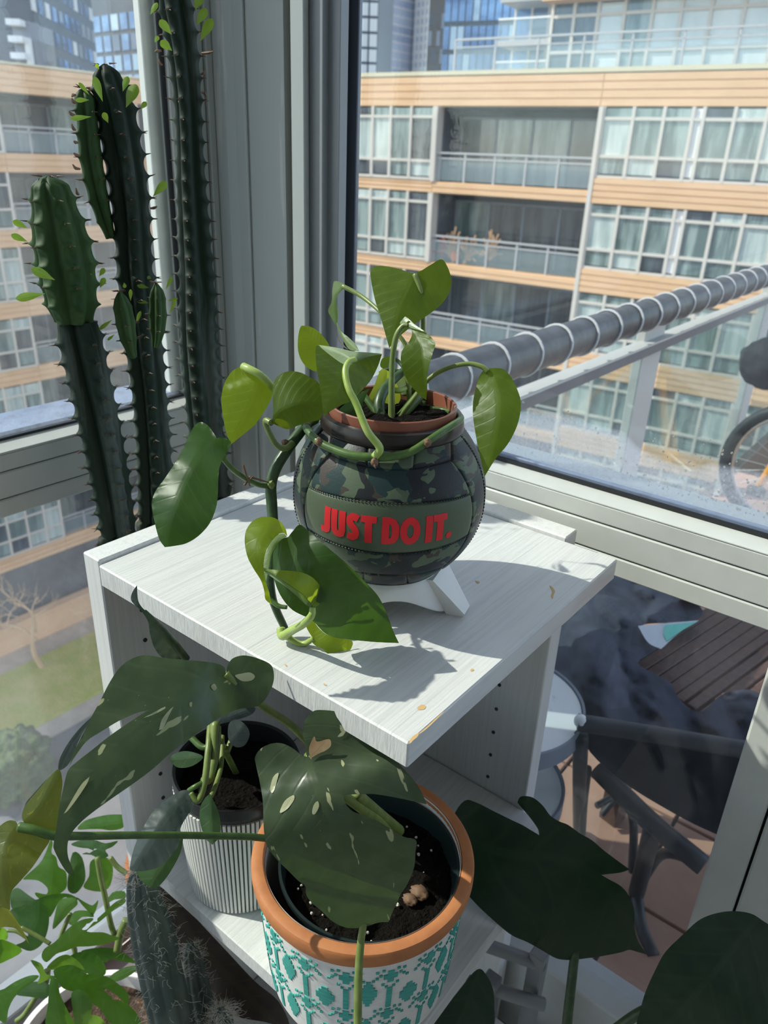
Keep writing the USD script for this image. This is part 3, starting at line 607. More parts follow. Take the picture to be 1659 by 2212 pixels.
pb = K(1668, 786, 3.35); obj('saddle_bag', blob(pb, (.135, .10, .115), 6, .18, 3), 'bag_black', smooth=True, label='black bag hanging at the right edge above the bicycle wheel', category='bag')
# white two tier side table
tc = onz(1087, 1513, .56); TR = .152
tb = thing('side_table', 'round white two tier side table on the balcony beside the dark chair', 'table', (tc[0], tc[1], 0))
for z, r_, nm in ((.56, TR, 'tabletop'), (.36, TR*.93, 'lower_shelf')):
    d = obj(nm, lathe([(0, z - .012), (r_ - .006, z - .012), (r_ - .002, z - .006), (r_ - .004, z), (0, z)], (tc[0], tc[1], 0), 72), 'table_white', tb, smooth=30)
    obj('rim', lathe([(r_ - .002, z - .034), (r_ + .003, z - .034), (r_ + .003, z + .004), (r_ - .002, z + .004), (r_ - .002, z - .034)], (tc[0], tc[1], 0), 72), 'table_rim', d, smooth=30)
for k in range(3):
    a = 1.2 + k*2.094; x, y = tc[0] + TR*math.cos(a), tc[1] + TR*math.sin(a); obj('leg', tube([[x, y, -.01], [x, y, .555]], .012, m=1), 'table_rim', tb, smooth=True)
# slatted wooden lounger, blanket, packet, dark chair
SZ = .47
A_, B_, C_ = onz(1375, 1431, SZ), onz(1560, 1316, SZ), onz(1530, 1580, SZ)
u_ = (B_ - A_)[:2]; u_ /= np.linalg.norm(u_); v_ = np.array([-u_[1], u_[0]]); v_ = v_ if v_ @ (C_ - A_)[:2] > 0 else -v_
sl = thing('slatted_bench', 'weathered brown wooden slatted bench top partly under the blue blanket', 'bench', (A_[0], A_[1], 0))
fn = lambda v: np.column_stack([A_[:2] + v[:, :1]*u_ + v[:, 1:2]*v_, v[:, 2]])
nsl = 15
for i in range(nsl):
    o = -.03 + i*.030; w_ = .022 if i > 4 else .0275
    obj('slat', box(-.04, .62, o, o + w_, SZ - .018, SZ + rng.uniform(-.001, .001), .002, fn=fn), 'slat_wood', sl)
for a in (.0, .26, .5): obj('crossbar', box(a, a + .05, -.03, nsl*.030, SZ - .045, SZ - .019, fn=fn), 'slat_wood', sl)
for a, b in ((-.02, 0), (.55, 0), (-.02, nsl*.03 - .06), (.55, nsl*.03 - .06)): obj('leg', box(a, a + .045, b, b + .045, -.012, SZ - .019, fn=fn), 'slat_wood', sl)

def inside_grid(poly, step):
    x0, y0, x1, y1 = poly.bounds; gx, gy = np.meshgrid(np.arange(x0, x1, step), np.arange(y0, y1, step)); gx = gx + (np.arange(gx.shape[0]) % 2)[:, None]*step/2
    p = np.column_stack([gx.ravel(), gy.ravel()]); return p[shapely.contains_xy(poly.buffer(-step*.45), p[:, 0], p[:, 1])]
def tri2d(out, step):
    poly = sg.Polygon(out).buffer(0)
    if poly.geom_type != 'Polygon': poly = max(poly.geoms, key=lambda g: g.area)
    ring = np.array(poly.exterior.coords)[:-1]; hs = [np.array(h.coords)[:-1] for h in poly.interiors]
    P = np.vstack([ring, *hs, inside_grid(poly, step)]); P = np.unique(np.round(P, 4), axis=0)
    f = Delaunay(P).simplices; c = P[f].mean(1); f = f[shapely.contains_xy(poly.buffer(.05), c[:, 0], c[:, 1])]
    e1, e2 = P[f[:, 1]] - P[f[:, 0]], P[f[:, 2]] - P[f[:, 0]]; cr = e1[:, 0]*e2[:, 1] - e1[:, 1]*e2[:, 0]
    f = f[np.abs(cr) > 1e-6]; cr = cr[np.abs(cr) > 1e-6]; f[cr > 0] = f[cr > 0][:, ::-1]
    return P, f
def outline(pts, m=5):
    """Closed smooth outline; a point with a third value is a sharp corner."""
    idx = [i for i, p in enumerate(pts) if len(p) > 2]; q = [np.array(p[:2], float) for p in pts]
    if not idx: return spl(q, m, True)
    q = q[idx[0]:] + q[:idx[0]]; idx = [i - idx[0] for i in idx] + [len(q)]; q = q + [q[0]]; out = []
    for a, b in zip(idx[:-1], idx[1:]): out.append(spl(q[a:b+1], m)[:-1])
    return np.vstack(out)
# blanket: a draped cloth over the bench end, folds as real relief
def drape(name, outl, z_of, mat_, label, category, seed, amp=.03, step=9, thick=.006):
    P, f = tri2d(outline(outl, 4), step); pts = []
    q = [onz(x, y, .5) for x, y in P]; n1 = meshkit.fbm(np.array(q)*[9, 9, 1] + seed, 4, seed); 
    n2 = np.abs(np.sin(np.array([a[0]*26 + a[1]*17 for a in q]) + 5*n1))
    for (x, y), n, k in zip(P, n1, n2): pts.append(onz(x, y, z_of(x, y) + amp*(n - .5)*2 + amp*.8*k))
    top = trimesh.Trimesh(np.array(pts), f, process=False)
    obj(name, top, mat_, smooth=True, label=label, category=category)
drape('blanket', [(1110, 1440), (1190, 1300), (1240, 1225), (1330, 1235), (1430, 1262), (1512, 1310), (1505, 1338), (1440, 1345), (1385, 1352), (1400, 1385), (1418, 1402), (1378, 1432), (1420, 1458), (1452, 1478), (1460, 1500), (1490, 1530), (1520, 1535), (1560, 1500), (1620, 1490), (1650, 1520), (1640, 1625), (1560, 1605), (1450, 1588), (1340, 1568), (1270, 1555), (1258, 1530), (1235, 1500), (1180, 1490)],
      lambda x, y: .50 + .08*math.exp(-((x - 1290)/90)**2 - ((y - 1420)/120)**2), 'blanket', 'dark slate blue fleece blanket crumpled over the bench and chair', 'blanket', 3)
P_, f_ = tri2d(outline([(1378, 1352, 1), (1440, 1346), (1510, 1340, 1), (1470, 1365), (1428, 1402, 1), (1400, 1388)], 4), 8)
pk = obj('packet', trimesh.Trimesh(np.array([onz(x, y, .555) for x, y in P_]), f_, process=False), 'packet_silver', smooth=True, label='silver and mint green packet lying between blanket and slatted bench', category='packet')
P_, f_ = tri2d(np.array([(1436, 1350), (1506, 1343), (1470, 1364), (1440, 1385), (1433, 1370)]), 8)
obj('label_panel', trimesh.Trimesh(np.array([onz(x, y, .557) for x, y in P_]), f_, process=False), 'packet_teal', pk, label='mint green printed half')
dc = onz(1400, 1900, 0); ch = thing('patio_chair', 'dark metal patio chair with a black sling and curved iron legs under the blanket', 'chair', (dc[0], dc[1], 0))
obj('top_rail', tube([onz(1248, 1560, .585), onz(1420, 1588, .585), onz(1660, 1628, .585)], .0165, m=4), 'iron', ch, smooth=True)
P_, f_ = tri2d(outline([(1250, 1565, 1), (1420, 1595), (1660, 1640, 1), (1640, 1840, 1), (1520, 1790), (1440, 1748), (1350, 1692), (1275, 1625)], 4), 14)
obj('sling', trimesh.Trimesh(np.array([onz(x, y, .57 - .16*max(0, (y - 1560 - (x - 1250)*.17))/190) for x, y in P_]), f_, process=False), 'sling', ch, smooth=True)
obj('seat_bar', tube([onz(1290, 1660, .40), onz(1400, 1770, .37), onz(1520, 1870, .35)], .020, m=4), 'iron', ch, smooth=True)
obj('end_cap', blob(onz(1255, 1558, .59), (.013, .013, .013), 1, 0, 2), 'table_white', ch, smooth=True)
for pts, r_, nm in (([(1255, 1590, .56), (1252, 1680, .40), (1250, 1790, .02)], .014, 'leg'), ([(1410, 1790, .34), (1395, 1850, .20), (1375, 1930, .02)], .018, 'leg'), ([(1375, 1930, .02), (1385, 2000, .01), (1412, 2066, .0)], .014, 'foot'), ([(1345, 1690, .36), (1368, 1780, .24), (1365, 1880, .05)], .009, 'brace'),
                        ([(1500, 1855, .33), (1430, 1845, .20), (1388, 1900, .05)], .011, 'brace'), ([(1290, 1740, .12), (1330, 1720, .10), (1300, 1760, .05)], .008, 'brace'), ([(1270, 1660, .4), (1262, 1730, .25), (1258, 1800, .1)], .008, 'brace')):
    obj(nm, tube([onz(*p) for p in pts], r_, m=6), 'iron', ch, smooth=True)

# ------------------------------------------------------------------ the white corner shelf
TOPZ, LOWZ = Zs(-1.0), Zs(-2.07)
X0, X1, Y0, Y1 = -1.648*S, -.628*S, .923*S, 1.905*S
sh = thing('corner_shelf', 'white painted wooden corner shelf unit with brush marks and chipped edges', 'shelf', ((X0 + X1)/2, (Y0 + Y1)/2, 0))
obj('top_board', box(X0, X1, Y0, Y1, TOPZ - .028, TOPZ, .0016), 'shelf_white', sh, smooth=20)
obj('lower_board', box(X0, X1, Y0, Y1, LOWZ - .026, LOWZ, .0016), 'shelf_white', sh, smooth=20)
obj('bottom_board', box(X0, X1, Y0, Y1, .06, .086, .0016), 'shelf_white', sh, smooth=20)
pa = obj('side_panel', box(-1.727*S, X0 - .002, .927*S, 1.99*S, 0, TOPZ + .0045, .0016), 'shelf_panel', sh, smooth=20)
pb_ = obj('back_panel', box(X0 - .002, -.79*S, Y1 + .002, 1.985*S, 0, TOPZ + .0045, .0016), 'shelf_panel', sh, smooth=20)
for y in (Y0 + .05, Y1 - .06):
    for z in np.arange(.12, TOPZ - .06, .045):
        h_ = trimesh.creation.cylinder(.0028, .003, sections=10); h_.apply_transform(trimesh.transformations.rotation_matrix(math.pi/2, [0, 1, 0])); h_.apply_translation([X0 - .0018, y, z]); obj('peg_hole', h_, 'hole_dark', pa)
for x in (-.83*S - .05, X0 + .08):
    for z in np.arange(.12, TOPZ - .06, .045):
        h_ = trimesh.creation.cylinder(.0028, .003, sections=10); h_.apply_transform(trimesh.transformations.rotation_matrix(math.pi/2, [1, 0, 0])); h_.apply_translation([x, Y1 + .0018, z]); obj('peg_hole', h_, 'hole_dark', pb_)
tpb = '/World/corner_shelf/top_board'
def chip(pts, z=TOPZ + .0003):
    P, f = tri2d(outline(pts, 3), 3); q = np.array([onz(x, y, z) for x, y in P]); obj('paint_chip', trimesh.Trimesh(q, f, process=False), 'chip_wood', tpb)
for c_ in ([(902, 1528), (912, 1522), (920, 1526), (916, 1532), (904, 1533)], [(1016, 1447), (1021, 1444), (1024, 1448), (1018, 1450)], [(1187, 1265), (1193, 1268), (1199, 1277), (1196, 1284), (1194, 1293), (1190, 1287), (1193, 1278)],
           [(1027, 1254), (1036, 1256), (1034, 1260), (1029, 1258)], [(884, 1602), (890, 1592), (904, 1583), (902, 1591), (893, 1599), (886, 1606)], [(904, 1585), (925, 1567), (945, 1548), (960, 1536), (962, 1534), (940, 1557), (917, 1578)], [(699, 1476), (704, 1478), (706, 1481), (700, 1480)], [(615, 1434), (619, 1436), (620, 1440), (616, 1438)]):
    chip(c_)
# small grey metal plant stand on the floor below the right window
ms = thing('metal_plant_stand', 'small grey metal plant stand low down beside the shelf and window', 'stand', (-.2, .72, 0))
for px, py in ((1163, 2075), (1060, 2130)):
    p = K(px, py, 1.16); obj('leg', box(p[0] - .012, p[0] + .012, p[1] - .012, p[1] + .012, 0, p[2] + .02, .002), 'stand_steel', ms)
for (a, b), z in (((1030, 2035), (1175, 2085)), .0), (((1010, 2120), (1175, 2170)), .0):
    obj('rail', tube([K(*a, 1.16), K(*b, 1.16)], .010, m=1), 'stand_steel', ms, smooth=True)

# ------------------------------------------------------------------ volleyball planter on its stand
BC = K(841, 1057, .795); BR = .1002
AZ = math.atan2(*( (EYE - BC)[[1, 0]] )) ; fy = np.array([math.cos(AZ), math.sin(AZ), 0]); fx = np.array([-fy[1], fy[0], 0]); fz = np.array([0, 0, 1.0])   # fy towards the eye, fx to its right
if fx @ RGT < 0: fx = -fx
st_ = thing('planter_stand', 'white three footed stand carrying the camouflage ball planter', 'stand', (BC[0], BC[1], TOPZ))
n = 144; th = np.arange(n)*2*np.pi/n; t0 = math.atan2(*((onz(980, 1316, TOPZ) - BC)[[1, 0]]))
d_ = (th - t0 + np.pi/3) % (2*np.pi/3) - np.pi/3; foot = np.clip(np.cos(1.5*d_), 0, 1)**2.2
def ring(r_, z): r_, z = np.broadcast_to(r_, n), np.broadcast_to(z, n); return np.stack([BC[0] + r_*np.cos(th), BC[1] + r_*np.sin(th), TOPZ + z], -1)
zb_ = .027*(1 - foot)**.9
rings = [ring(.046, .030 + 0*th), ring(.050, .043), ring(.060, .044), ring(.063, .040), ring(.064 + .012*foot, zb_ + .002), ring(.063 + .012*foot, zb_), ring(.054 + .012*foot, zb_), ring(.046, zb_*.6 + .012), ring(.046, .030)]
obj('body', grid_mesh(np.array(rings), True, False), 'stand_white', st_, smooth=35)
for k in range(3):
    a_ = t0 + k*2*np.pi/3; o_, w_ = np.array([math.cos(a_), math.sin(a_), 0]), np.array([-math.sin(a_), math.cos(a_), 0]); B0 = np.array([BC[0], BC[1], TOPZ])
    v = [B0 + o_*r_ + w_*s_*q + np.array([0, 0, z]) for r_, q, z in ((.052, .026, .0435), (.062, .024, .0435), (.0660, .021, .038), (.076, .0125, .0), (.094, .0105, .0), (.0955, .010, .003)) for s_ in (-1, 1)]
    obj('leg', trimesh.Trimesh(np.array(v)).convex_hull, 'stand_white', st_, smooth=20)
ball = thing('ball_planter', 'camouflage volleyball turned planter with red lettering on a plain olive panel', 'planter', (BC[0], BC[1], BC[2] - BR))
K_ = .48
def patch(u, v):
    """Face coordinates u along the strips, v across, to (x, 1, z) before normalising: Coons patch of the interlocking volleyball face."""
    R = lambda v_: (1 + K_*(1 - v_*v_), v_); T = lambda u_: (u_/(1 + K_*(1 - u_*u_)), 1/(1 + K_*(1 - u_*u_)))
    rx, rz = R(v); tx, tz = T(u)
    x = u*rx + tx - u*1; z = rz*1 + v*tz - v
    d = np.stack([x, np.ones_like(x), z], -1); return d/np.linalg.norm(d, axis=-1, keepdims=True)
CUT = .0715
axes = {'front': (fx, fy, fz), 'back': (-fx, -fy, fz), 'right': (fz, fx, fy), 'left': (fz, -fx, -fy), 'top': (fy, fz, fx), 'bottom': (-fy, -fz, fx)}
for fname, (ax, ay, az) in axes.items():
    for k in range(3):
        nu, nv = 72, 34; vs_ = (-1, -.38, .42, 1) if fname == 'front' else (-1, -.38, .38, 1)
        edge = lambda q, n_: np.sign(q)*np.abs(q)**.8
        u = edge(np.linspace(-1, 1, nu), 0); v = vs_[k] + (vs_[k+1] - vs_[k])*(edge(np.linspace(-1, 1, nv), 0) + 1)/2; uu, vv = np.meshgrid(u, v, indexing='ij')
        D = patch(uu, vv)
        def edge_dist(q, ax_):
            c_ = np.cumsum(np.concatenate([np.zeros_like(np.take(q, [0], ax_)[..., 0]), np.linalg.norm(np.diff(q, axis=ax_), axis=-1)], ax_), ax_); return np.minimum(c_, np.take(c_, [-1], ax_) - c_)
        e = np.minimum(edge_dist(D*BR, 0), edge_dist(D*BR, 1))
        rr = BR - .0015*np.exp(-(e/.0009)**2) - .0004*np.exp(-(e/.003)**2)
        p = BC + rr[..., None]*(D[..., :1]*ax + D[..., 1:2]*ay + D[..., 2:]*az)
        m = grid_mesh(p, False, False)
        if np.cross(m.triangles[9][1] - m.triangles[9][0], m.triangles[9][2] - m.triangles[9][0]) @ (m.triangles[9][0] - BC) < 0: m.faces = np.array(m.faces)[:, ::-1]
        if fname == 'top': m = trimesh.intersections.slice_mesh_plane(m, [0, 0, -1], BC + [0, 0, CUT])
        for m in (m.split(only_watertight=False) if fname == 'top' else [m]):
            if len(m.faces) > 12: obj('panel', m, 'ball_plain' if fname == 'front' and k == 1 else 'ball_camo', ball, smooth=True, label='plain olive panel with red lettering' if fname == 'front' and k == 1 else None)
        if k and fname in ('front', 'left', 'right'):   # stitches across the strip seams
            stt = []
            for q in np.linspace(-.96, .96, 56):
                dd_ = patch(np.array([q, q + .018]), np.array([v[0], v[0]])); pp = BC + (BR + .0001)*(dd_[:, :1]*ax + dd_[:, 1:2]*ay + dd_[:, 2:]*az); stt.append(tube(pp, .0007, n=4, m=1))
            tag(obj('stitching', stt, 'stitch', ball), kind='stuff')
sp = trimesh.creation.icosphere(subdivisions=4, radius=BR - .0021); sp.apply_translation(BC); sp = trimesh.intersections.slice_mesh_plane(sp, [0, 0, -1], BC + [0, 0, CUT])
obj('seam_lining', sp, 'ball_seam', ball, smooth=True)
obj('collar', lathe([(.0600, .060), (.0712, .0695), (.0724, .073), (.0716, .079), (.0700, .084), (.0660, .0855), (.0640, .084), (.0600, .060)], BC, 96), 'collar', ball, smooth=40)
# lettering, drawn as condensed heavy capitals
def letters():
    g = {}
    g['J'] = (9.5, sg.Polygon([(3.6, 20), (9.2, 20), (9.2, 5.5), (8.2, 2), (5.6, .2), (2, 0), (0, .7), (0, 5.2), (1.6, 4.7), (3, 4.9), (3.6, 6.2)]))
    g['U'] = (12, sg.Polygon([(0, 20), (5.2, 20), (5.2, 6.2), (5.6, 5), (6.4, 5), (6.8, 6.2), (6.8, 20), (12, 20), (12, 5.6), (10.6, 1.6), (7.8, 0), (4.2, 0), (1.4, 1.6), (0, 5.6)]))
    g['S'] = (10.8, sg.LineString([(9.3, 16.6), (7.2, 17.7), (4.6, 17.6), (2.9, 15.9), (3.0, 13.2), (5.0, 11), (7.2, 8.9), (7.9, 6.4), (7.0, 3.6), (4.8, 2.5), (1.2, 3.4)]).buffer(2.55, cap_style=2))
    g['T'] = (11.6, sg.Polygon([(0, 20), (11.6, 20), (11.6, 15.2), (8.5, 15.2), (8.5, 0), (3.1, 0), (3.1, 15.2), (0, 15.2)]))
    d_o = [(0, 0), (0, 20), (6, 20), (10, 18.4), (12.2, 14.6), (12.6, 10), (12.2, 5.4), (10, 1.6), (6, 0)]
    g['D'] = (12.6, sg.Polygon(d_o, [[(5.3, 4.8), (6.4, 5.0), (7.2, 7), (7.4, 10), (7.2, 13), (6.4, 15), (5.3, 15.2)]]))
    g['O'] = (15, shapely.affinity.scale(sg.Point(7.5, 10).buffer(1, 24), 7.5, 10.3).difference(shapely.affinity.scale(sg.Point(7.5, 10).buffer(1, 24), 2.5, 5.0)))
    g['I'] = (5.4, sg.box(0, 0, 5.4, 20)); g['.'] = (5, sg.Point(2.4, 2.5).buffer(2.6))
    return g
G = letters(); x = 0; placed = []
for c_ in 'JUST DO IT.':
    if c_ == ' ': x += 3.6; continue
    w_, s_ = G[c_]; placed.append(shapely.affinity.translate(s_, x, 0)); x += w_ + (.55 if c_ != 'T' else .3)
TW, THh = x, 20.0
lm = []
vmid = math.atan2(0, 1)
for s_ in placed:
    m = trimesh.creation.extrude_polygon(s_.simplify(.05), .5, engine='earcut'); m = m.subdivide_to_size(1.6); v = np.array(m.vertices)
    lon = (v[:, 0] - TW/2 - 1.0)/TW*1.36; lat = (v[:, 1] - THh/2)/THh*.275 + .006
    r_ = BR + .00005 + v[:, 2]*.0006
    D = np.stack([np.sin(lon)*np.cos(lat), np.cos(lon)*np.cos(lat), np.sin(lat)], -1)
    m.vertices = BC + r_[:, None]*(D[:, :1]*fx + D[:, 1:2]*fy + D[:, 2:]*fz); lm.append(m)
obj('lettering', lm, 'red_print', ball, label='red letters reading JUST DO IT.')
# nursery pot set into the ball
np_ = thing('nursery_pot', 'brown plastic nursery pot of soil set inside the ball planter', 'pot', (BC[0], BC[1], BC[2] - .02))
obj('body', lathe([(.042, -.02), (.058, .078), (.0628, .080), (.0636, .083), (.0636, .0935), (.0622, .0945), (.0605, .0935), (.0590, .078), (.043, -.018)], BC, 96), 'plastic_brown', np_, smooth=40)
def soil_disc(c, r_, seed, amp=.004, n=34):
    P, f = tri2d(np.array([(math.cos(a)*r_, math.sin(a)*r_) for a in np.linspace(0, 2*np.pi, 73)[:-1]]), r_/n*2)
    z = amp*(meshkit.fbm(np.column_stack([P*110, np.zeros(len(P))]), 3, seed) - .5)*2 + c[2]
    return trimesh.Trimesh(np.column_stack([P + np.asarray(c)[:2], z]), f, process=False)
tag(obj('soil', soil_disc(BC + [0, 0, .080], .0588, 3), 'soil', np_, smooth=True), kind='stuff')

# ------------------------------------------------------------------ leaves
def leaf(parent, outl, mid, d, m_, ct=0.0, fold=0.0, quilt=0.0, step=None, nvein=8, name='leaf', m=5, cup=0.0, label=None):
    """A blade in space: its outline and midrib seen from the eye, d the distances along the midrib, ct the tilt across, fold the V along the midrib."""
    o = outline(outl, m); mid = spl(mid, 10); seg = np.linalg.norm(np.diff(mid, axis=0), axis=1); L = seg.sum(); cum = np.concatenate([[0], np.cumsum(seg)])/L
    P, f = tri2d(o, step or max(3.0, L/26))
    a, b = mid[:-1], mid[1:]; ab = b - a; w = P[:, None] - a; t = np.clip((w*ab).sum(-1)/((ab**2).sum(-1) + 1e-9), 0, 1)
    near = a + t[..., None]*ab; dist = np.linalg.norm(P[:, None] - near, axis=-1); k = dist.argmin(1); i = np.arange(len(P))
    u = cum[k] + t[i, k]*(cum[k+1] - cum[k]); ext = (P - mid[0]) @ ((mid[3] - mid[0])/np.linalg.norm(mid[3] - mid[0]))/L; u = np.where((u <= 1e-6) & (ext < 0), ext, u)
    sgn = np.sign(ab[k][:, 0]*(P - near[i, k])[:, 1] - ab[k][:, 1]*(P - near[i, k])[:, 0]); v = sgn*dist[i, k]/L
    d = np.atleast_1d(np.asarray(d, float)); dd = np.interp(np.clip(u, 0, 1), np.linspace(0, 1, len(d)), d) if len(d) > 1 else np.full(len(P), d[0])
    if len(d) > 2: dd = np.interp(np.clip(u, 0, 1), np.linspace(0, 1, 40), spl(np.column_stack([np.linspace(0, 1, len(d)), d]), 12)[:, 1][np.linspace(0, 12*(len(d)-1), 40).astype(int)])
    Lm = L*np.mean(d)/FPX
    dd = dd + ct*v*Lm + fold*np.abs(v)*Lm + cup*v*v*Lm
    if quilt: dd = dd + quilt*Lm*np.sin(2*np.pi*nvein*(u - .75*np.abs(v)))*np.minimum(1, np.abs(v)*8)
    V = np.array([K(x, y, z) for (x, y), z in zip(P, dd)])
    return obj(name, trimesh.Trimesh(V, f, process=False), m_, parent, smooth=True, uv=np.column_stack([u, v]), label=label)
def stem(parent, pts, r_, m_, name='stem', n=10, m=7):
    """pts: (px, py, distance)."""
    return obj(name, tube([K(*p) for p in pts], r_, n=n, m=m), m_, parent, smooth=True)
def sc(pts, k, ox, oy): return [((p[0]/k + ox, p[1]/k + oy) if len(p) == 2 else (p[0]/k + ox, p[1]/k + oy, 1)) for p in pts]
c5 = lambda *p: sc(p, 3, 553, 700)
c4 = lambda *p: sc(p, 3, 0, 700)
zA = lambda *p: sc(p, 1.975, 480, 1100)
zB = lambda *p: sc(p, 3.072, 160, 1000)
zP = lambda *p: sc(p, 3.072, 600, 540)
L7 = lambda *p: sc(p, 2.723, 0, 1400)
L8 = lambda *p: sc(p, 2.723, 553, 1400)
L9 = lambda *p: sc(p, 2.723, 1106, 1400)
D1 = lambda *p: sc(p, 3.95, 0, 1700)
SD = lambda x, y: dep(onz(x, y, TOPZ))     # distance of the shelf top behind a point

po = thing('pothos', 'green trailing pothos growing from the camouflage ball planter', 'plant', (BC[0], BC[1], BC[2] + .08))
# upper leaves
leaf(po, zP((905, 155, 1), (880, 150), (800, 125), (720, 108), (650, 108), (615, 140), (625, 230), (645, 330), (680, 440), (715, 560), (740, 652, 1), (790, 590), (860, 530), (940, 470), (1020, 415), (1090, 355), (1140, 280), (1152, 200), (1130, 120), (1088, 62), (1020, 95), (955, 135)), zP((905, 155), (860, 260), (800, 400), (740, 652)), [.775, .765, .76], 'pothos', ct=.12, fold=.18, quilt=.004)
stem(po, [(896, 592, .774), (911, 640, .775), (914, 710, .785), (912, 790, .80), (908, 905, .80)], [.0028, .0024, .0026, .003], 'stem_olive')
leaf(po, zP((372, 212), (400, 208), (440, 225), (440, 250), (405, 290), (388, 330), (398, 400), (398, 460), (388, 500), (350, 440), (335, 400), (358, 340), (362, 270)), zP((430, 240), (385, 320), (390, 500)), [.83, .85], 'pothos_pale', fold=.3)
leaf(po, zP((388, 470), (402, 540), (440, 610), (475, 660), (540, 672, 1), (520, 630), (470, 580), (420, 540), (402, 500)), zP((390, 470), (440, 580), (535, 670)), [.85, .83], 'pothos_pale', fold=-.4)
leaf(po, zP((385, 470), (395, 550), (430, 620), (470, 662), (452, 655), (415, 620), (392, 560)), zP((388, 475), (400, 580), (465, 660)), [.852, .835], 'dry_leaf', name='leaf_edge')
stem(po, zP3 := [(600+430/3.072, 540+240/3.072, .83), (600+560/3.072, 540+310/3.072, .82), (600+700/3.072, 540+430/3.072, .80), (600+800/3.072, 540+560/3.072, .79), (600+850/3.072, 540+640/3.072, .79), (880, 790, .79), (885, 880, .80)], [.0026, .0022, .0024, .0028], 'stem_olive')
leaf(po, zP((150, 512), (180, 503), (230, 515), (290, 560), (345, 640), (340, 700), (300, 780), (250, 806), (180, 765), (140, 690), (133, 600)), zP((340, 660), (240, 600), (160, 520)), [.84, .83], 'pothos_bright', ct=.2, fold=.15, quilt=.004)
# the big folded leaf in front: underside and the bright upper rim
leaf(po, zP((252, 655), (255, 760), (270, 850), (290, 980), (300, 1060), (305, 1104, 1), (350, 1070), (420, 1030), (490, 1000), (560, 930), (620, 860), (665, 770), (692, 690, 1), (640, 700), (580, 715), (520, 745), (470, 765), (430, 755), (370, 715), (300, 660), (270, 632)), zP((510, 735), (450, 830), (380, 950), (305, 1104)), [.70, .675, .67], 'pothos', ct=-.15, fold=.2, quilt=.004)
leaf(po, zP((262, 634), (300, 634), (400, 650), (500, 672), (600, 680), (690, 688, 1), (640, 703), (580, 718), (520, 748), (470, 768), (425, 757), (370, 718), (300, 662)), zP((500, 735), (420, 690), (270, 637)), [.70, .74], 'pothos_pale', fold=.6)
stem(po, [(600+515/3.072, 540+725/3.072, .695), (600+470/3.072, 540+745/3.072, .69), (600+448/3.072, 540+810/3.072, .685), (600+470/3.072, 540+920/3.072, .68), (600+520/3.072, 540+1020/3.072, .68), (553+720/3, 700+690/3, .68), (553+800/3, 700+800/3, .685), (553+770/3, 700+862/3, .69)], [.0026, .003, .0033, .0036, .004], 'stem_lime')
leaf(po, c5((100, 640, 1), (112, 570), (108, 420), (125, 360), (165, 320), (225, 305), (290, 315), (350, 345), (405, 380), (430, 450), (437, 540), (420, 612), (380, 627), (300, 647), (215, 680), (160, 668)), c5((100, 640), (160, 560), (280, 515), (430, 520)), [.71, .70, .705], 'pothos', ct=.1, fold=.35, quilt=.004)
stem(po, [(553+100/3, 700+640/3, .71), (553+62/3, 700+625/3, .715), (553+75/3, 700+680/3, .72), (553+130/3, 700+780/3, .725), (553+190/3, 700+805/3, .73), (553+240/3, 700+770/3, .735)], [.0032, .0026, .003, .0034], 'stem_olive')
leaf(po, [(527, 790, 1), (510, 796), (497, 807), (483, 833), (478, 867), (482, 900), (488, 933), (499, 960, 1), (520, 943), (540, 927), (553, 915), (570, 890), (585, 863), (591, 840), (586, 825), (573, 808), (553, 796), (540, 791)], [(530, 792), (555, 812), (545, 860), (499, 960)], [.72, .715, .72], 'pothos_bright', ct=-.25, fold=.25, quilt=.004)
stem(po, [(526, 792, .718), (540, 798, .712), (565, 812, .712), (590, 838, .725), (600, 860, .74)], [.004, .0035, .003], 'stem_lime')
# twisted leaf right of centre
leaf(po, zP((850, 490, 1), (880, 515), (890, 560), (870, 610), (835, 650), (818, 700), (822, 770), (850, 850), (900, 920), (950, 970), (985, 995, 1), (992, 900), (990, 850), (1010, 750), (1030, 680), (1045, 620), (1010, 570), (960, 530), (910, 500), (870, 470)), zP((870, 495), (920, 570), (960, 680), (985, 995)), [.745, .725, .735], 'pothos', ct=.3, fold=-.25, quilt=.004)
leaf(po, zP((810, 490), (835, 452), (855, 445), (910, 495), (975, 540), (930, 530), (880, 515), (850, 490)), zP((815, 488), (870, 490), (970, 538)), [.75, .73], 'pothos_pale', fold=.3)
stem(po, [(600+870/3.072, 540+500/3.072, .745), (600+830/3.072, 540+505/3.072, .748), (600+785/3.072, 540+580/3.072, .75), (600+762/3.072, 540+720/3.072, .755), (600+756/3.072, 540+900/3.072, .76), (600+755/3.072, 540+1090/3.072, .765), (846, 925, .765)], [.0022, .0030, .0030, .0034, .004], 'stem_olive')
leaf(po, [(1047, 797, 1), (1068, 795), (1088, 798), (1102, 812), (1116, 838), (1125, 868), (1122, 902), (1112, 932), (1095, 962), (1070, 992), (1047, 1029, 1), (1040, 1000), (1033, 970), (1027, 935), (1022, 900), (1022, 868), (1028, 838), (1036, 812)], [(1049, 798), (1068, 830), (1076, 900), (1047, 1029)], [.735, .72, .725], 'pothos', ct=.3, fold=.25, quilt=.005)
stem(po, [(1054, 803, .734), (1040, 792, .735), (1010, 786, .738), (965, 796, .742), (925, 820, .75), (895, 860, .757), (868, 895, .765), (855, 920, .765)], [.0026, .0023, .0025, .0032], 'stem_olive')
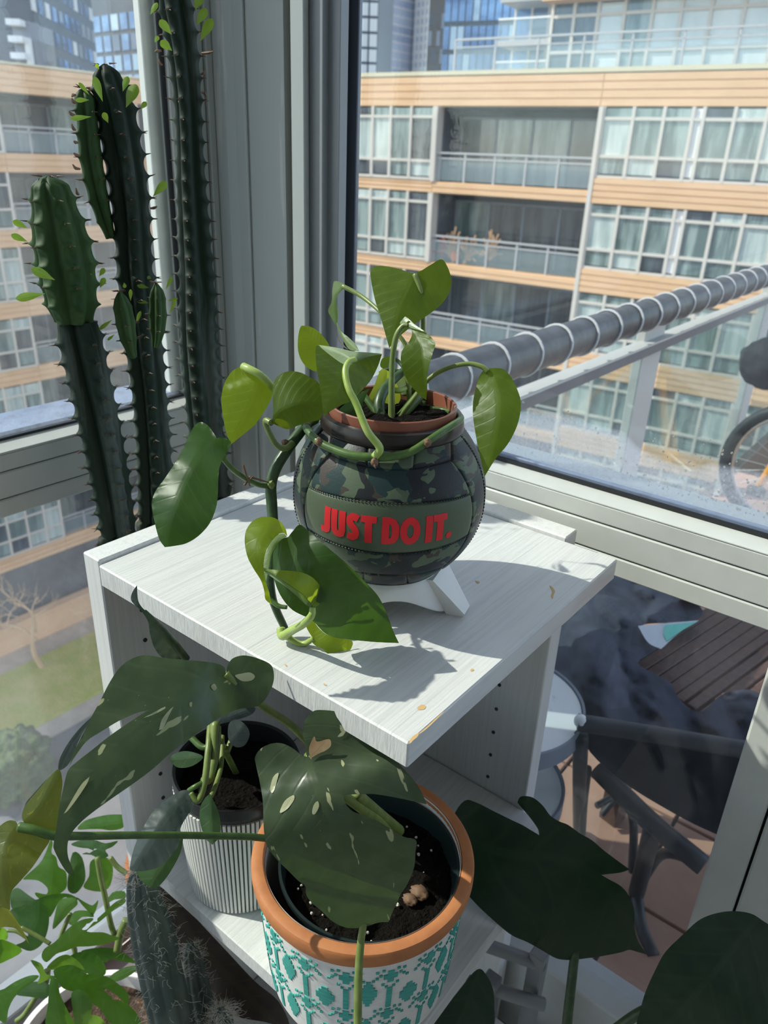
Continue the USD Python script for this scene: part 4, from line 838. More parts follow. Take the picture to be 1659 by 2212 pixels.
# inside the pot
leaf(po, zP((680, 800), (720, 796), (760, 830), (790, 890), (815, 970), (800, 1020), (750, 1060), (640, 1075), (560, 1075), (600, 980), (640, 900)), zP((580, 1060), (680, 940), (720, 800)), [.80, .79], 'pothos_yellow', fold=.2, ct=.2)
leaf(po, zP((680, 770), (690, 725), (725, 705), (752, 715), (735, 750), (730, 785), (705, 790)), zP((745, 715), (700, 730), (690, 780)), [.82, .82], 'pothos')
leaf(po, zP((790, 860), (840, 838), (885, 880), (905, 930), (850, 970), (815, 950)), zP((790, 865), (850, 900), (890, 950)), [.81, .80], 'pothos')
leaf(po, c5((690, 530), (720, 450), (735, 420), (690, 440), (600, 500), (545, 545), (500, 590), (560, 640), (650, 660), (690, 600)), c5((720, 430), (640, 540), (520, 600)), [.76, .75], 'pothos_deep', fold=.2)
for pts, r_, m_ in (([(553+960/3, 700+300/3, .80), (553+860/3, 700+390/3, .785), (553+810/3, 700+470/3, .775), (553+800/3, 700+560/3, .77), (553+850/3, 700+670/3, .765)], [.0042, .0055, .0058, .005], 'stem_dark'), ([(553+690/3, 700+450/3, .78), (553+740/3, 700+520/3, .775), (553+790/3, 700+590/3, .77)], .0034, 'stem_green'),
                    ([(553+1000/3, 700+400/3, .80), (553+930/3, 700+430/3, .79), (553+850/3, 700+420/3, .79)], .0030, 'stem_lime'), ([(553+1060/3, 700+460/3, .79), (553+1010/3, 700+520/3, .78), (553+930/3, 700+610/3, .77)], [.0058, .0055, .005], 'stem_green'), ([(553+800/3, 700+320/3, .81), (553+860/3, 700+295/3, .81), (553+940/3, 700+310/3, .81)], .0022, 'stem_dark'), ([(553+890/3, 700+215/3, .81), (553+940/3, 700+260/3, .81), (553+1000/3, 700+340/3, .80)], .0022, 'stem_dark'), ([(553+1080/3, 700+500/3, .80), (553+1085/3, 700+640/3, .80)], .0042, 'stem_dark')):
    stem(po, pts, r_, m_)
# the vine round the collar and down the left side
def onball(px, py, lift=.004):
    r = ray(px, py); b_ = r @ (BC - EYE); a_ = r @ r; q = (BC - EYE) @ (BC - EYE) - (BR + lift)**2; s_ = b_*b_ - a_*q
    return (b_ - math.sqrt(s_))/a_ if s_ > 0 else b_/a_
vine = [(553+1130/3, 700+552/3, .79), (553+1220/3, 700+562/3, .785), (553+1300/3, 700+585/3, .765), (553+1325/3, 700+615/3, .745), (553+1270/3, 700+658/3, .722), (553+1200/3, 700+702/3, .708), (553+1110/3, 700+762/3, .700), (553+1000/3, 700+830/3, .696), (553+880/3, 700+858/3, .692), (553+760/3, 700+862/3, .692), (553+620/3, 700+850/3, .696), (553+500/3, 700+810/3, .704), (553+410/3, 700+765/3, .712), (553+345/3, 700+700/3, .725), (553+330/3, 700+660/3, .74), (553+390/3, 700+620/3, .75)]
stem(po, vine, [.0034, .0036, .0038, .0040, .0040, .0038], 'stem_green', 'vine')
vine2 = [(553+400/3, 700+590/3, .76), (553+330/3, 700+650/3, .752), (553+270/3, 700+720/3, .745), (553+200/3, 700+815/3, .738), (553+130/3, 700+930/3, .735), (553+97/3, 700+1040/3, .738), (553+103/3, 700+1180/3, .742), (590, 1150, .742), (588, 1215, .742), (583, 1250, .744), (588, 1290, .748), (598, 1320, .752), (612, 1350, .756), (620, 1368, .757)]
stem(po, vine2, [.0052, .0056, .0056, .0052, .0042, .0036], 'stem_dark', 'vine')
for px, py, d in ((553+410/3, 700+765/3, .708), (553+1110/3, 700+770/3, .696), (553+768/3, 700+895/3, .688), (553+190/3, 700+775/3, .735), (586, 1047, .733), (553+330/3, 700+668/3, .737), (606, 1368, .75)):
    obj('node', blob(K(px, py, d), (.0034, .0034, .0042), int(px), .5, 2), 'husk' if px != 586 else 'stem_olive', po, smooth=True)
stem(po, [(809, 1000, .687), (810, 1008, .686), (812, 1012, .686)], [.0014, .0004], 'husk', 'root_tip')
# the long left leaf with its petiole
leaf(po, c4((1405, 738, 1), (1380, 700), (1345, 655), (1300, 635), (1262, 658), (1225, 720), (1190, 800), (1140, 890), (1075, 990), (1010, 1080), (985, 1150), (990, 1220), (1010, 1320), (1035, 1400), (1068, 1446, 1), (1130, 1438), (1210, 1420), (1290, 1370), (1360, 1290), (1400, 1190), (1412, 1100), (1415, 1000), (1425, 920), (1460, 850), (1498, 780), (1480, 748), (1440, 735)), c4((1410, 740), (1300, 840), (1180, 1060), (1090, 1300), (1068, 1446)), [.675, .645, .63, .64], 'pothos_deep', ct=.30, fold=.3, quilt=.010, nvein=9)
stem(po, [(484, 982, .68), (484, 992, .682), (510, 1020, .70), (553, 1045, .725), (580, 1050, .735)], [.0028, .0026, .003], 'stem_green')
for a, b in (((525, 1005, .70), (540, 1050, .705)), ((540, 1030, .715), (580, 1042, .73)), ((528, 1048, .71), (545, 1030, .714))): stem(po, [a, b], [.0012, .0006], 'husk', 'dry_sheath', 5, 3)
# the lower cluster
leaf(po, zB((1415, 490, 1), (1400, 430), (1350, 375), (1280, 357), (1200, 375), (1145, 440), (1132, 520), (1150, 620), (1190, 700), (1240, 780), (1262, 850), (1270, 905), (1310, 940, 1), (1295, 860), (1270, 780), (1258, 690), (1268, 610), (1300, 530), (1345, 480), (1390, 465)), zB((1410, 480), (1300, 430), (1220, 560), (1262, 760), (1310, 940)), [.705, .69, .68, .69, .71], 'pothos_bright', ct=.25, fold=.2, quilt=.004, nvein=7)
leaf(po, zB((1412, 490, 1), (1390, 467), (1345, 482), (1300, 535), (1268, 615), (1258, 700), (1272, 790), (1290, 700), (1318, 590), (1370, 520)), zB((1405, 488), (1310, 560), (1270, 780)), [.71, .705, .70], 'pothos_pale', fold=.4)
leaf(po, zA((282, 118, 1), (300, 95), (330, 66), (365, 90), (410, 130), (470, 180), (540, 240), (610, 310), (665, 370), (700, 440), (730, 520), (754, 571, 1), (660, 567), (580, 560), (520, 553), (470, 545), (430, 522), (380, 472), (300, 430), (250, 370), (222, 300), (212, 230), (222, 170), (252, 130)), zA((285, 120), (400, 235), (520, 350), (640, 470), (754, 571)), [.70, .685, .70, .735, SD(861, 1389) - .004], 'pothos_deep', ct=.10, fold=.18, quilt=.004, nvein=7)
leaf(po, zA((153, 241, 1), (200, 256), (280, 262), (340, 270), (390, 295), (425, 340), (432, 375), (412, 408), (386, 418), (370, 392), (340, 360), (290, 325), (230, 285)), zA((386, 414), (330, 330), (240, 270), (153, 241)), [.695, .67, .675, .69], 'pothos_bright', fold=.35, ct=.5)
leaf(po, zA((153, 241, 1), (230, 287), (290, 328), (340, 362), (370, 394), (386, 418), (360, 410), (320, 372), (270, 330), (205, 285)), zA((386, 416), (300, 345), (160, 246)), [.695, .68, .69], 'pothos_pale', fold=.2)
leaf(po, zA((385, 548, 1), (362, 510), (358, 485), (375, 462), (420, 515), (470, 545), (550, 560), (552, 590), (530, 615), (490, 630), (455, 622), (430, 596), (395, 580), (370, 545)), zA((380, 545), (440, 570), (530, 590)), [.742, .738, .745], 'pothos_bright', fold=.2, quilt=.004)
stem(po, [(480+386/1.975, 1100+418/1.975, .694), (480+380/1.975, 1100+455/1.975, .695), (480+345/1.975, 1100+490/1.975, .71), (480+300/1.975, 1100+515/1.975, .73), (480+258/1.975, 1100+540/1.975, .745), (480+250/1.975, 1100+510/1.975, .75)], [.0030, .0036, .0042, .0046, .0046], 'stem_lime')
stem(po, [(480+390/1.975, 1100+550/1.975, .742), (480+355/1.975, 1100+572/1.975, .748), (480+320/1.975, 1100+570/1.975, .750), (480+270/1.975, 1100+540/1.975, .750)], [.0026, .003, .0034], 'stem_lime')
stem(po, [(575, 1260, .745), (582, 1290, .745), (600, 1308, .742), (620, 1312, .74)], [.003, .0026, .002], 'stem_green')

# ------------------------------------------------------------------ the patterned pot on the lower board
PR, PZ = .124, Zs(-1.635); pc = onz(785, 1838, PZ); PB = LOWZ
tp = thing('patterned_pot', 'white pot with raised teal folk pattern and terracotta rim on the lower board', 'pot', (pc[0], pc[1], PB))
hp_ = PZ - PB
def rad(z): return PR*(.86 + .125*np.clip((z - PB)/hp_, 0, 1)**.8)
prof = [(0, PB), (rad(PB) - .006, PB), (rad(PB), PB + .006)] + [(float(rad(z)), z) for z in np.linspace(PB + .01, PZ - .020, 10)]
obj('body', lathe(prof, (pc[0], pc[1], 0), 128), 'pot_white', tp, smooth=35)
obj('inner_wall', lathe([(PR - .012, PZ - .001), (PR - .014, PZ - .03), (PR - .018, PZ - .10), (PR - .022, PB + .012), (0, PB + .012)], (pc[0], pc[1], 0), 96), 'pot_white', tp, smooth=35)
obj('rim', lathe([(float(rad(PZ - .022)) + .0005, PZ - .022), (PR + .0015, PZ - .019), (PR + .003, PZ - .012), (PR + .003, PZ - .004), (PR + .001, PZ - .0005), (PR - .004, PZ + .001), (PR - .010, PZ), (PR - .0125, PZ - .004), (PR - .0125, PZ - .02)], (pc[0], pc[1], 0), 128), 'terracotta', tp, smooth=40, label='terracotta coloured rim')
def plate(shape, a0, zc_, h=.0011):
    """A flat motif (metres, centred) laid on the pot wall at angle a0."""
    m = trimesh.creation.extrude_polygon(shape, h, engine='earcut'); m = m.subdivide_to_size(.010); v = np.array(m.vertices)
    z = zc_ + v[:, 1]; r_ = rad(z) + v[:, 2]*1.0 - .0002; a = a0 + v[:, 0]/PR
    m.vertices = np.column_stack([pc[0] + r_*np.cos(a), pc[1] + r_*np.sin(a), z]); return m
def stepped(w, h, n=4):
    parts = [sg.box(-w/2*(1 - i/n), -h/2*(i + 1)/n, w/2*(1 - i/n), h/2*(i + 1)/n) for i in range(n)]
    return shapely.union_all(parts)
big, wide, cross, bar = stepped(.0205, .044, 4), stepped(.0220, .034, 3), shapely.union_all([sg.box(-.0078, -.0038, .0078, .0038), sg.box(-.0036, -.0098, .0036, .0098)]), sg.box(-.0020, -.017, .0020, .017).buffer(.0012)
NC = 16; dots = []; aE = math.atan2(-pc[1], -pc[0])
dot = sg.box(-.0017, -.0015, .0017, .0015)
for row in range(4):
    zr = PZ - .022 - .052 - row*.070
    if zr < PB + .02: break
    for k in range(NC):
        a = aE + (k + .22)*2*np.pi/NC
        if k % 2 == 0: obj('motif', plate(big, a, zr), 'pot_teal', tp)
        else: obj('motif', plate(wide, a, zr - .014), 'pot_teal', tp)
        a2 = a + np.pi/NC
        obj('bar', plate(bar, a2, zr - .011), 'pot_teal', tp)
        obj('cross', plate(cross, a2, zr + .0275), 'pot_teal', tp)
        for q, dz in ((-.78, .022), (-.62, .026), (-.46, .030), (-.34, .038), (-.62, .036), (.62, .036), (.34, .038), (.46, .030), (.62, .026), (.78, .022), (-.34, .014), (.34, .014), (-.17, .009), (.17, .009)):
            dots.append(plate(dot, a2 + q*np.pi/NC, zr + dz + .001, .0014))
tag(obj('dots', dots, 'pot_teal', tp), kind='stuff')
ip = thing('nursery_pot', 'dark green nursery pot of black soil inside the patterned pot', 'pot', (pc[0], pc[1], PB + .012))
ic = np.array([pc[0] + .006, pc[1] + .004, 0])
obj('body', lathe([(.078, PB + .014), (.101, PZ - .022), (.104, PZ - .018), (.104, PZ - .012), (.101, PZ - .012), (.097, PZ - .03), (.076, PB + .016)], ic, 96), 'pot_green_dark', ip, smooth=40)
tag(obj('soil', soil_disc(ic + [0, 0, PZ - .035], .097, 7, .006, 40), 'soil', ip, smooth=True), kind='stuff')
bits = []
for _ in range(60):
    a, r_ = rng.uniform(0, 6.28), .092*math.sqrt(rng.uniform()); s_ = rng.uniform(.0008, .002); bits.append(blob(ic + [r_*math.cos(a), r_*math.sin(a), PZ - .031], (s_, s_, s_), int(_), .5, 1))
tag(obj('perlite', bits, 'spine_white', ip), kind='stuff')
p = onz(905, 1930, PZ - .03); q = onz(885, 1945, PZ - .03)
for w_, z_ in ((p, .010), (q, .008)): obj('bark_chip', blob(w_ + [0, 0, .002], (z_, z_*.8, z_*.6), 4, .5, 2), 'husk', ip, smooth=True)

th_ = thing('variegated_monstera', 'cream speckled monstera with large split leaves growing from the patterned pot', 'plant', (pc[0], pc[1], PZ - .035))
leaf(th_, [*L7((1330, 150), (1340, 100), (1370, 60), (1430, 43), (1500, 55)), *L8((80, 92), (104, 140), (100, 210), (62, 290), (20, 335)), *L7((1500, 345), (1400, 360), (1310, 400), (1230, 450), (1120, 530), (1000, 620), (900, 710), (780, 800), (650, 890), (540, 970), (470, 1030), (420, 1090), (398, 1150), (400, 1225), (425, 1290), (437, 1338, 1), (400, 1325), (360, 1270), (320, 1190), (315, 1150), (333, 1050), (350, 930), (378, 800), (400, 720), (450, 670), (540, 600), (640, 520), (740, 450), (830, 390), (872, 366, 1), (800, 383), (700, 428), (600, 488), (510, 548), (440, 640), (408, 692, 1), (430, 620), (480, 520), (540, 400), (590, 310), (640, 210), (700, 120), (770, 65), (850, 42), (950, 55), (1060, 68), (1160, 75), (1265, 88), (1318, 112))],
     L7((1325, 160), (1150, 235), (950, 410), (700, 620), (450, 900), (335, 1150), (430, 1330)), [.70, .665, .64, .625, .625, .64], 'thai', ct=-.06, fold=.14, quilt=.0035, nvein=8, m=4)
leaf(th_, L7((545, 400, 1), (470, 470), (400, 560), (352, 650), (345, 718), (395, 692), (425, 640), (470, 530)), L7((540, 405), (420, 570), (350, 715)), [.675, .68], 'hoya', name='leaf_fold')
leaf(th_, L8((300, 640, 1), (284, 560), (275, 490), (290, 420), (340, 370), (400, 365), (470, 372), (540, 385), (620, 440), (700, 520), (780, 610), (860, 700), (930, 780), (975, 850), (1003, 919, 1), (940, 905), (850, 885), (760, 868), (680, 858), (600, 860), (545, 862), (511, 870, 1), (530, 920), (570, 960), (640, 985), (720, 1020), (800, 1070), (870, 1110), (941, 1130), (938, 1200), (930, 1290), (890, 1390), (850, 1450), (830, 1500), (800, 1560), (781, 1612, 1), (720, 1615), (640, 1640), (560, 1648), (500, 1635), (440, 1600), (390, 1550), (330, 1500), (295, 1450), (290, 1400), (250, 1370), (180, 1300), (110, 1230), (60, 1150), (45, 1050), (40, 900), (20, 780), (0, 690), (-5, 640), (30, 590), (90, 562), (150, 560), (210, 585), (262, 625)),
     L8((300, 645), (340, 790), (430, 1000), (530, 1300), (620, 1640)), [.675, .655, .665, .695, .735], 'thai', ct=-.03, fold=.10, quilt=.0035, nvein=7, m=4)
leaf(th_, L8((318, 650, 1), (312, 590), (330, 540), (345, 520), (360, 550), (430, 535), (440, 575), (405, 605), (370, 620)), L8((318, 648), (400, 560)), [.6725, .6725], 'scorch', name='scorch_mark', label='brown scorched patch')
leaf(th_, L7((108, 1052, 1), (142, 1035), (128, 990), (150, 920), (200, 860), (270, 780), (345, 712), (366, 780), (362, 850), (340, 1000), (325, 1092), (230, 1088)), L7((110, 1050), (230, 940), (345, 720)), [.655, .665], 'thai_under', fold=.3)
leaf(th_, L7((130, 1000), (150, 915), (200, 855), (270, 775), (330, 712), (345, 690), (300, 740), (240, 815), (180, 885), (140, 940)), L7((340, 695), (220, 840), (130, 1000)), [.662, .655], 'hoya', name='leaf_fold')
leaf(th_, L7((108, 1055, 1), (95, 1022), (60, 1013), (20, 1030), (-20, 1075), (-60, 1200), (-60, 1330), (-30, 1450), (0, 1510), (30, 1530), (60, 1540, 1), (65, 1440), (120, 1370), (190, 1290), (250, 1200), (292, 1125), (220, 1100)), L7((100, 1055), (40, 1150), (20, 1300), (55, 1535)), [.655, .64, .65], 'thai_under', fold=.25)
leaf(th_, L7((-10, 1512, 1), (40, 1525), (70, 1560), (110, 1620), (150, 1690), (172, 1742, 1), (140, 1700), (90, 1650), (30, 1640), (-20, 1640)), L7((0, 1515), (80, 1600), (170, 1740)), [.66, .68], 'thai_under', fold=.2)
stem(th_, [(40, 1786, .655), (75, 1793, .655), (115, 1805, .66), (165, 1806, .67), (330, 1804, .71), (480, 1806, .755), (575, 1811, .79), (680, 1830, .83), (760, 1850, .875)], [.0042, .0040, .0032, .0036, .0042], 'stem_green')
stem(th_, [(488, 1455, .70), (560, 1520, .72), (620, 1560, .74), (655, 1592, .75), (720, 1660, .80), (790, 1760, .86), (815, 1830, .90)], [.0036, .0038, .0042, .005], 'stem_olive')
stem(th_, [(665, 1632, .677), (690, 1680, .71), (745, 1720, .76), (800, 1760, .83), (850, 1800, .90)], [.0038, .0042, .0055, .006], 'stem_olive')
stem(th_, [(770, 1715, .78), (815, 1755, .85), (862, 1795, .905)], [.006, .0065, .007], 'stem_olive')
stem(th_, [(786, 1990, .735), (779, 2040, .735), (774, 2120, .735), (772, 2300, .74)], [.0034, .0040, .0044], 'stem_olive')
V1M, V1D = L7((1325, 160), (1150, 235), (950, 410), (700, 620), (450, 900), (335, 1150), (430, 1330)), np.array([.70, .665, .64, .625, .625, .64]) - .0008
for q in (L7((1383, 160), (1420, 150), (1470, 143), (1500, 165), (1480, 190), (1430, 195), (1400, 180)), L7((1240, 225), (1262, 210), (1276, 235), (1258, 250)), L7((375, 975, 1), (430, 880), (480, 800), (527, 755, 1), (510, 800), (450, 890), (400, 955)),
          L7((935, 482, 1), (952, 420), (995, 365), (1022, 343, 1), (992, 400), (960, 470)), L7((1115, 322), (1130, 318), (1128, 345), (1116, 342)), L7((845, 410, 1), (900, 380), (968, 345), (965, 360), (900, 392))):
    leaf(th_, q, V1M, V1D, 'cream', ct=-.06, fold=.14, name='cream_patch', step=3, m=3)
V2M, V2D = L8((300, 645), (340, 790), (430, 1000), (530, 1300), (620, 1640)), np.array([.675, .655, .665, .695, .735]) - .0008
for q in (L8((140, 962), (168, 900), (218, 865), (225, 890), (190, 940), (155, 966)), L8((330, 972), (338, 925), (362, 900), (371, 930), (348, 975)), L8((480, 522), (500, 497), (525, 486), (512, 515)), L8((83, 830), (100, 760), (132, 733), (125, 775), (100, 850))):
    leaf(th_, q, V2M, V2D, 'cream', ct=-.03, fold=.10, name='cream_patch', step=3, m=3)
# thin rolled leaf standing against the top board's edge
leaf(th_, zB((418, 812, 1), (388, 855), (377, 905), (405, 945), (440, 975), (490, 1050), (503, 1130), (530, 1220), (580, 1288), (640, 1300), (760, 1305, 1), (680, 1205), (600, 1105), (520, 1015), (460, 968), (430, 925), (421, 880)), zB((740, 1300), (560, 1110), (440, 960), (416, 815)), [.80, .74, .715], 'hoya', fold=.4)
stem(th_, [(160+745/3.072, 1000+1300/3.072, .80), (160+600/3.072, 1000+1115/3.072, .765), (160+470/3.072, 1000+985/3.072, .74)], [.004, .0035, .002], 'stem_dark')

# ------------------------------------------------------------------ ribbed pot with a small trailing plant
rc = K(512, 1655, .985); RZ = rc[2]; RR = .082
rp_ = thing('ribbed_pot', 'small white pot with fine dark vertical grooves at the back of the lower board', 'pot', (rc[0], rc[1], LOWZ))
obj('body', lathe([(0, LOWZ), (RR*.80, LOWZ), (RR*.845, LOWZ + .004), (RR*.975, RZ - .020), (RR*.975, RZ - .012), (RR*.95, RZ - .012)], (rc[0], rc[1], 0), 96), 'rib_dark', rp_, smooth=35)
ribs = []
for k in range(88):
    a = k*2*np.pi/88; da = .0275
    v = []
    for z, f_ in ((LOWZ + .003, .86), (RZ - .018, .99)):
        for aa, dr in ((a - da, -.0014), (a - da*.7, .0012), (a + da*.7, .0012), (a + da, -.0014)):
            r_ = RR*f_ + dr; v.append([rc[0] + r_*math.cos(aa), rc[1] + r_*math.sin(aa), z])
    ribs.append(trimesh.Trimesh(np.array(v)).convex_hull)
obj('rib', ribs[0], 'rib_white', rp_)
for r_ in ribs[1:]: obj('rib', r_, 'rib_white', rp_)
bp = thing('nursery_pot', 'black plastic nursery pot set inside the ribbed white pot', 'pot', (rc[0], rc[1], RZ - .02))
obj('body', lathe([(RR*.93, RZ - .03), (RR*.97, RZ - .012), (RR*1.0, RZ - .010), (RR*1.0, RZ + .004), (RR*.985, RZ + .006), (RR*.94, RZ + .004), (RR*.90, RZ - .03)], (rc[0], rc[1], 0), 96), 'pot_black', bp, smooth=40)
tag(obj('soil', soil_disc(np.array([rc[0], rc[1], RZ - .022]), RR*.91, 9, .005), 'soil', bp, smooth=True), kind='stuff')
ho = thing('hoya', 'small plant with thick grey green leaves in the ribbed pot', 'plant', (rc[0], rc[1], RZ - .02))
leaf(ho, L7((1100, 835), (1128, 862), (1138, 930), (1100, 990), (1062, 1060), (1050, 1160), (1000, 1230), (930, 1290), (850, 1310), (775, 1310), (765, 1280), (790, 1170), (840, 1060), (900, 960), (980, 890), (1050, 845)), L7((1110, 850), (960, 1020), (785, 1300)), [.88, .85, .84], 'hoya', ct=.2, fold=.25, quilt=.004)
leaf(ho, L7((1078, 1090), (1062, 1200), (1000, 1320), (940, 1395), (900, 1410), (850, 1388), (805, 1320), (830, 1290), (930, 1270), (1000, 1210), (1050, 1140)), L7((1075, 1095), (980, 1240), (880, 1400)), [.875, .86], 'hoya_green', fold=.2)
leaf(ho, L7((1235, 855, 1), (1280, 950), (1297, 1030), (1290, 1110), (1250, 1157, 1), (1210, 1120), (1180, 1040), (1175, 950), (1200, 890)), L7((1235, 858), (1240, 1000), (1250, 1155)), [.87, .865], 'hoya_green', fold=.3)
leaf(ho, L7((1000, 650), (1040, 615), (1110, 607), (1192, 635), (1170, 670), (1110, 700), (1040, 700)), L7((1190, 638), (1010, 655)), [.91, .93], 'hoya_green', fold=.2)
leaf(ho, L7((1340, 500), (1350, 440), (1400, 420), (1450, 460), (1468, 510), (1440, 570), (1390, 583), (1350, 550)), L7((1345, 560), (1400, 500), (1440, 440)), [.90, .90], 'hoya', fold=.15)
leaf(ho, L7((1290, 430), (1330, 370), (1420, 340), (1500, 350), (1480, 390), (1400, 420), (1320, 440)), L7((1300, 430), (1490, 355)), [.92, .92], 'hoya', fold=.15)
for pts, r_, m_ in (([(470, 1570, .93), (468, 1610, .92), (455, 1680, .91), (438, 1685, .90)], [.0045, .005, .004], 'stem_olive'), ([(455, 1560, .93), (450, 1620, .90), (442, 1690, .885), (428, 1730, .88), (412, 1712, .88)], [.004, .004, .003], 'stem_olive'), ([(480, 1590, .95), (478, 1650, .92), (468, 1690, .90), (456, 1720, .88)], [.003, .003], 'stem_olive'),
                    ([(410, 1590, .95), (440, 1615, .94), (470, 1600, .94)], [.004, .004], 'stem_green'), ([(465, 1560, .92), (462, 1640, .90)], [.006, .004], 'stem_olive'), ([(490, 1625, .95), (500, 1600, .96)], .004, 'stem_olive'), ([(475, 1600, .94), (500, 1650, .98), (515, 1680, 1.02)], .004, 'stem_olive'), ([(408, 1708, .885), (420, 1700, .88), (440, 1690, .885)], .003, 'stem_green')):
    stem(ho, pts, r_, m_)

# ------------------------------------------------------------------ tall spurge cactus behind the shelf
CX = XL + .145
cp = onx(300, 1330, CX)
cf = thing('column_cactus', 'tall dark green column cactus with scalloped spiny ribs in front of the left window', 'cactus', (cp[0], cp[1], 0))
obj('pot', lathe([(0, 0), (.10, 0), (.13, .27), (.135, .30), (.125, .30), (.118, .27), (0, .27)], (CX + .015, cp[1] + .06, 0), 64), 'terracotta', cf, smooth=40)
obj('soil', soil_disc(np.array([CX + .015, cp[1] + .06, .275]), .119, 5, .004, 16), 'soil_brown', cf, smooth=True)
SPN = []
def column(pts, ribs, m_, rot=0.0, pitch=.024, depth=.50, X=CX, tip=True, teeth=.23, base_to=None, name='stem', sharp=1.0):
    """pts: (px, py, half width in px) down the stem, seen in the plane x = X."""
    P = [onx(p[0], p[1], X) for p in pts]; R = [p[2]*1.10*dep(q)/FPX for p, q in zip(pts, P)]
    if base_to is not None: P.append(np.array(base_to)); R.append(R[-1]*.85)
    c = spl(np.column_stack([P, R]), 10); seg = np.linalg.norm(np.diff(c[:, :3], axis=0), axis=1); cum = np.concatenate([[0], np.cumsum(seg)])
    s_ = np.arange(0, cum[-1], pitch/9); C = np.column_stack([np.interp(s_, cum, c[:, k]) for k in range(4)]); p, r_ = C[:, :3], C[:, 3]
    t = np.gradient(p, axis=0); t /= np.linalg.norm(t, axis=1, keepdims=True)
    view = (p - EYE); view /= np.linalg.norm(view, axis=1, keepdims=True)
    b = -(view - t*(view*t).sum(1, keepdims=True)); b /= np.linalg.norm(b, axis=1, keepdims=True); a = np.cross(b, t)        # b faces the eye
    kk = ribs*12; th = np.arange(kk)*2*np.pi/kk
    w = np.abs(np.cos(ribs*(th - rot)/2))                                           # 1 on a rib, 0 in a furrow
    prof = (1 - depth) + depth*w**1.7
    tooth = 1 - teeth*np.abs(np.sin(np.pi*s_/pitch))**.65
    crest = np.clip((w - .55)/.45, 0, 1)**1.5
    rr = r_[:, None]*prof[None]*(1 - (1 - tooth[:, None])*crest[None])
    if tip: rr *= np.clip(np.sqrt(np.clip(s_/.010, 0, 1)), .12, 1)[:, None]
    v = p[:, None] + rr[..., None]*(np.sin(th)[None, :, None]*a[:, None] + np.cos(th)[None, :, None]*b[:, None])
    path = obj(name, grid_mesh(v), m_, cf, smooth=48)
    sp_ = []
    for k in range(int(cum[-1]/pitch)):
        i = min(int(round(k*9)), len(s_) - 1)
        for q in range(ribs):
            an = rot + q*2*np.pi/ribs
            if math.cos(an) < -.55: continue
            o = math.sin(an)*a[i] + math.cos(an)*b[i]; base = p[i] + o*r_[i]*(1 if s_[i] > .02 else .6)
            for sg_ in (-1, 1):
                d_ = o*.8 + sg_*np.cross(t[i], o)*.6 - t[i]*rng.uniform(-.2, .3); L_ = rng.uniform(.004, .0075)
                sp_.append(tube([base - o*.002, base + d_*L_], [.0011, .0002], n=4, m=1))
    tag(obj('spines', sp_, 'spine', path), kind='stuff')
    return path
column([(168, 692, 40), (170, 715, 52), (188, 800, 52), (211, 900, 50), (231, 1000, 48), (249, 1100, 44), (257, 1165, 42), (266, 1240, 40)], 4, 'cactus', .42, base_to=(CX + .0, cp[1] + .02, .28), tip=False, depth=.55)
column([(104, 380, 34), (106, 392, 42), (116, 440, 50), (128, 500, 62), (140, 560, 66), (148, 610, 63), (155, 660, 56), (160, 696, 42)], 6, 'cactus_head', .25, depth=.34, X=CX)
column([(224, 138, 24), (228, 155, 32), (236, 190, 40), (248, 235, 46), (260, 300, 47), (276, 400, 46), (286, 500, 43), (292, 600, 43), (306, 700, 44), (312, 760, 44), (322, 850, 41), (330, 950, 41), (335, 1050, 42), (338, 1130, 42), (342, 1220, 40)], 5, 'cactus', .12, base_to=(CX + .02, cp[1] + .07, .28), depth=.45)
column([(182, 190, 20), (183, 206, 26), (188, 255, 26), (195, 330, 28), (207, 400, 26), (222, 460, 21), (240, 515, 12)], 4, 'cactus_head', .5, depth=.5, X=CX - .01)
column([(258, 628, 9), (264, 660, 18), (270, 690, 20), (276, 725, 18), (283, 755, 12), (290, 776, 6)], 4, 'cactus_head', .1, depth=.45, X=CX + .05, pitch=.02, teeth=.10)
column([(337, 610, 8), (340, 640, 16), (341, 690, 18), (339, 730, 12), (335, 752, 6)], 4, 'cactus_head', .1, depth=.45, X=CX + .05, pitch=.02, teeth=.10)
column([(362, -190, 34), (370, -90, 40), (378, 0, 40), (394, 100, 37), (404, 200, 34), (409, 300, 33), (413, 400, 36), (419, 500, 39), (425, 600, 42), (428, 700, 45), (434, 800, 45), (442, 900, 43), (452, 1000, 43), (458, 1060, 42), (466, 1160, 40)], 4, 'cactus', -.35, base_to=(CX + .03, cp[1] + .12, .28), tip=False, depth=.52)
def leaflet(x0, y0, x1, y1, w_, m_='spurge_leaf', d=None):
    a, b = np.array([x0, y0], float), np.array([x1, y1], float); t = b - a; L = np.linalg.norm(t); t /= L; n_ = np.array([-t[1], t[0]])
    q = [(*a, 1)] + [tuple(a + t*L*u + n_*w_*h) for u, h in ((.25, .22), (.5, .45), (.75, .5), (.92, .3))] + [tuple(b)] + [tuple(a + t*L*u - n_*w_*h) for u, h in ((.92, .3), (.75, .5), (.5, .45), (.25, .22))]
    D = d or dep(onx(x0, y0, CX + .03))
    leaf(cf, q, [tuple(a), tuple((a + b)/2 + n_*1.0), tuple(b)], [D, D - .004], m_, fold=.25, step=4, m=3)
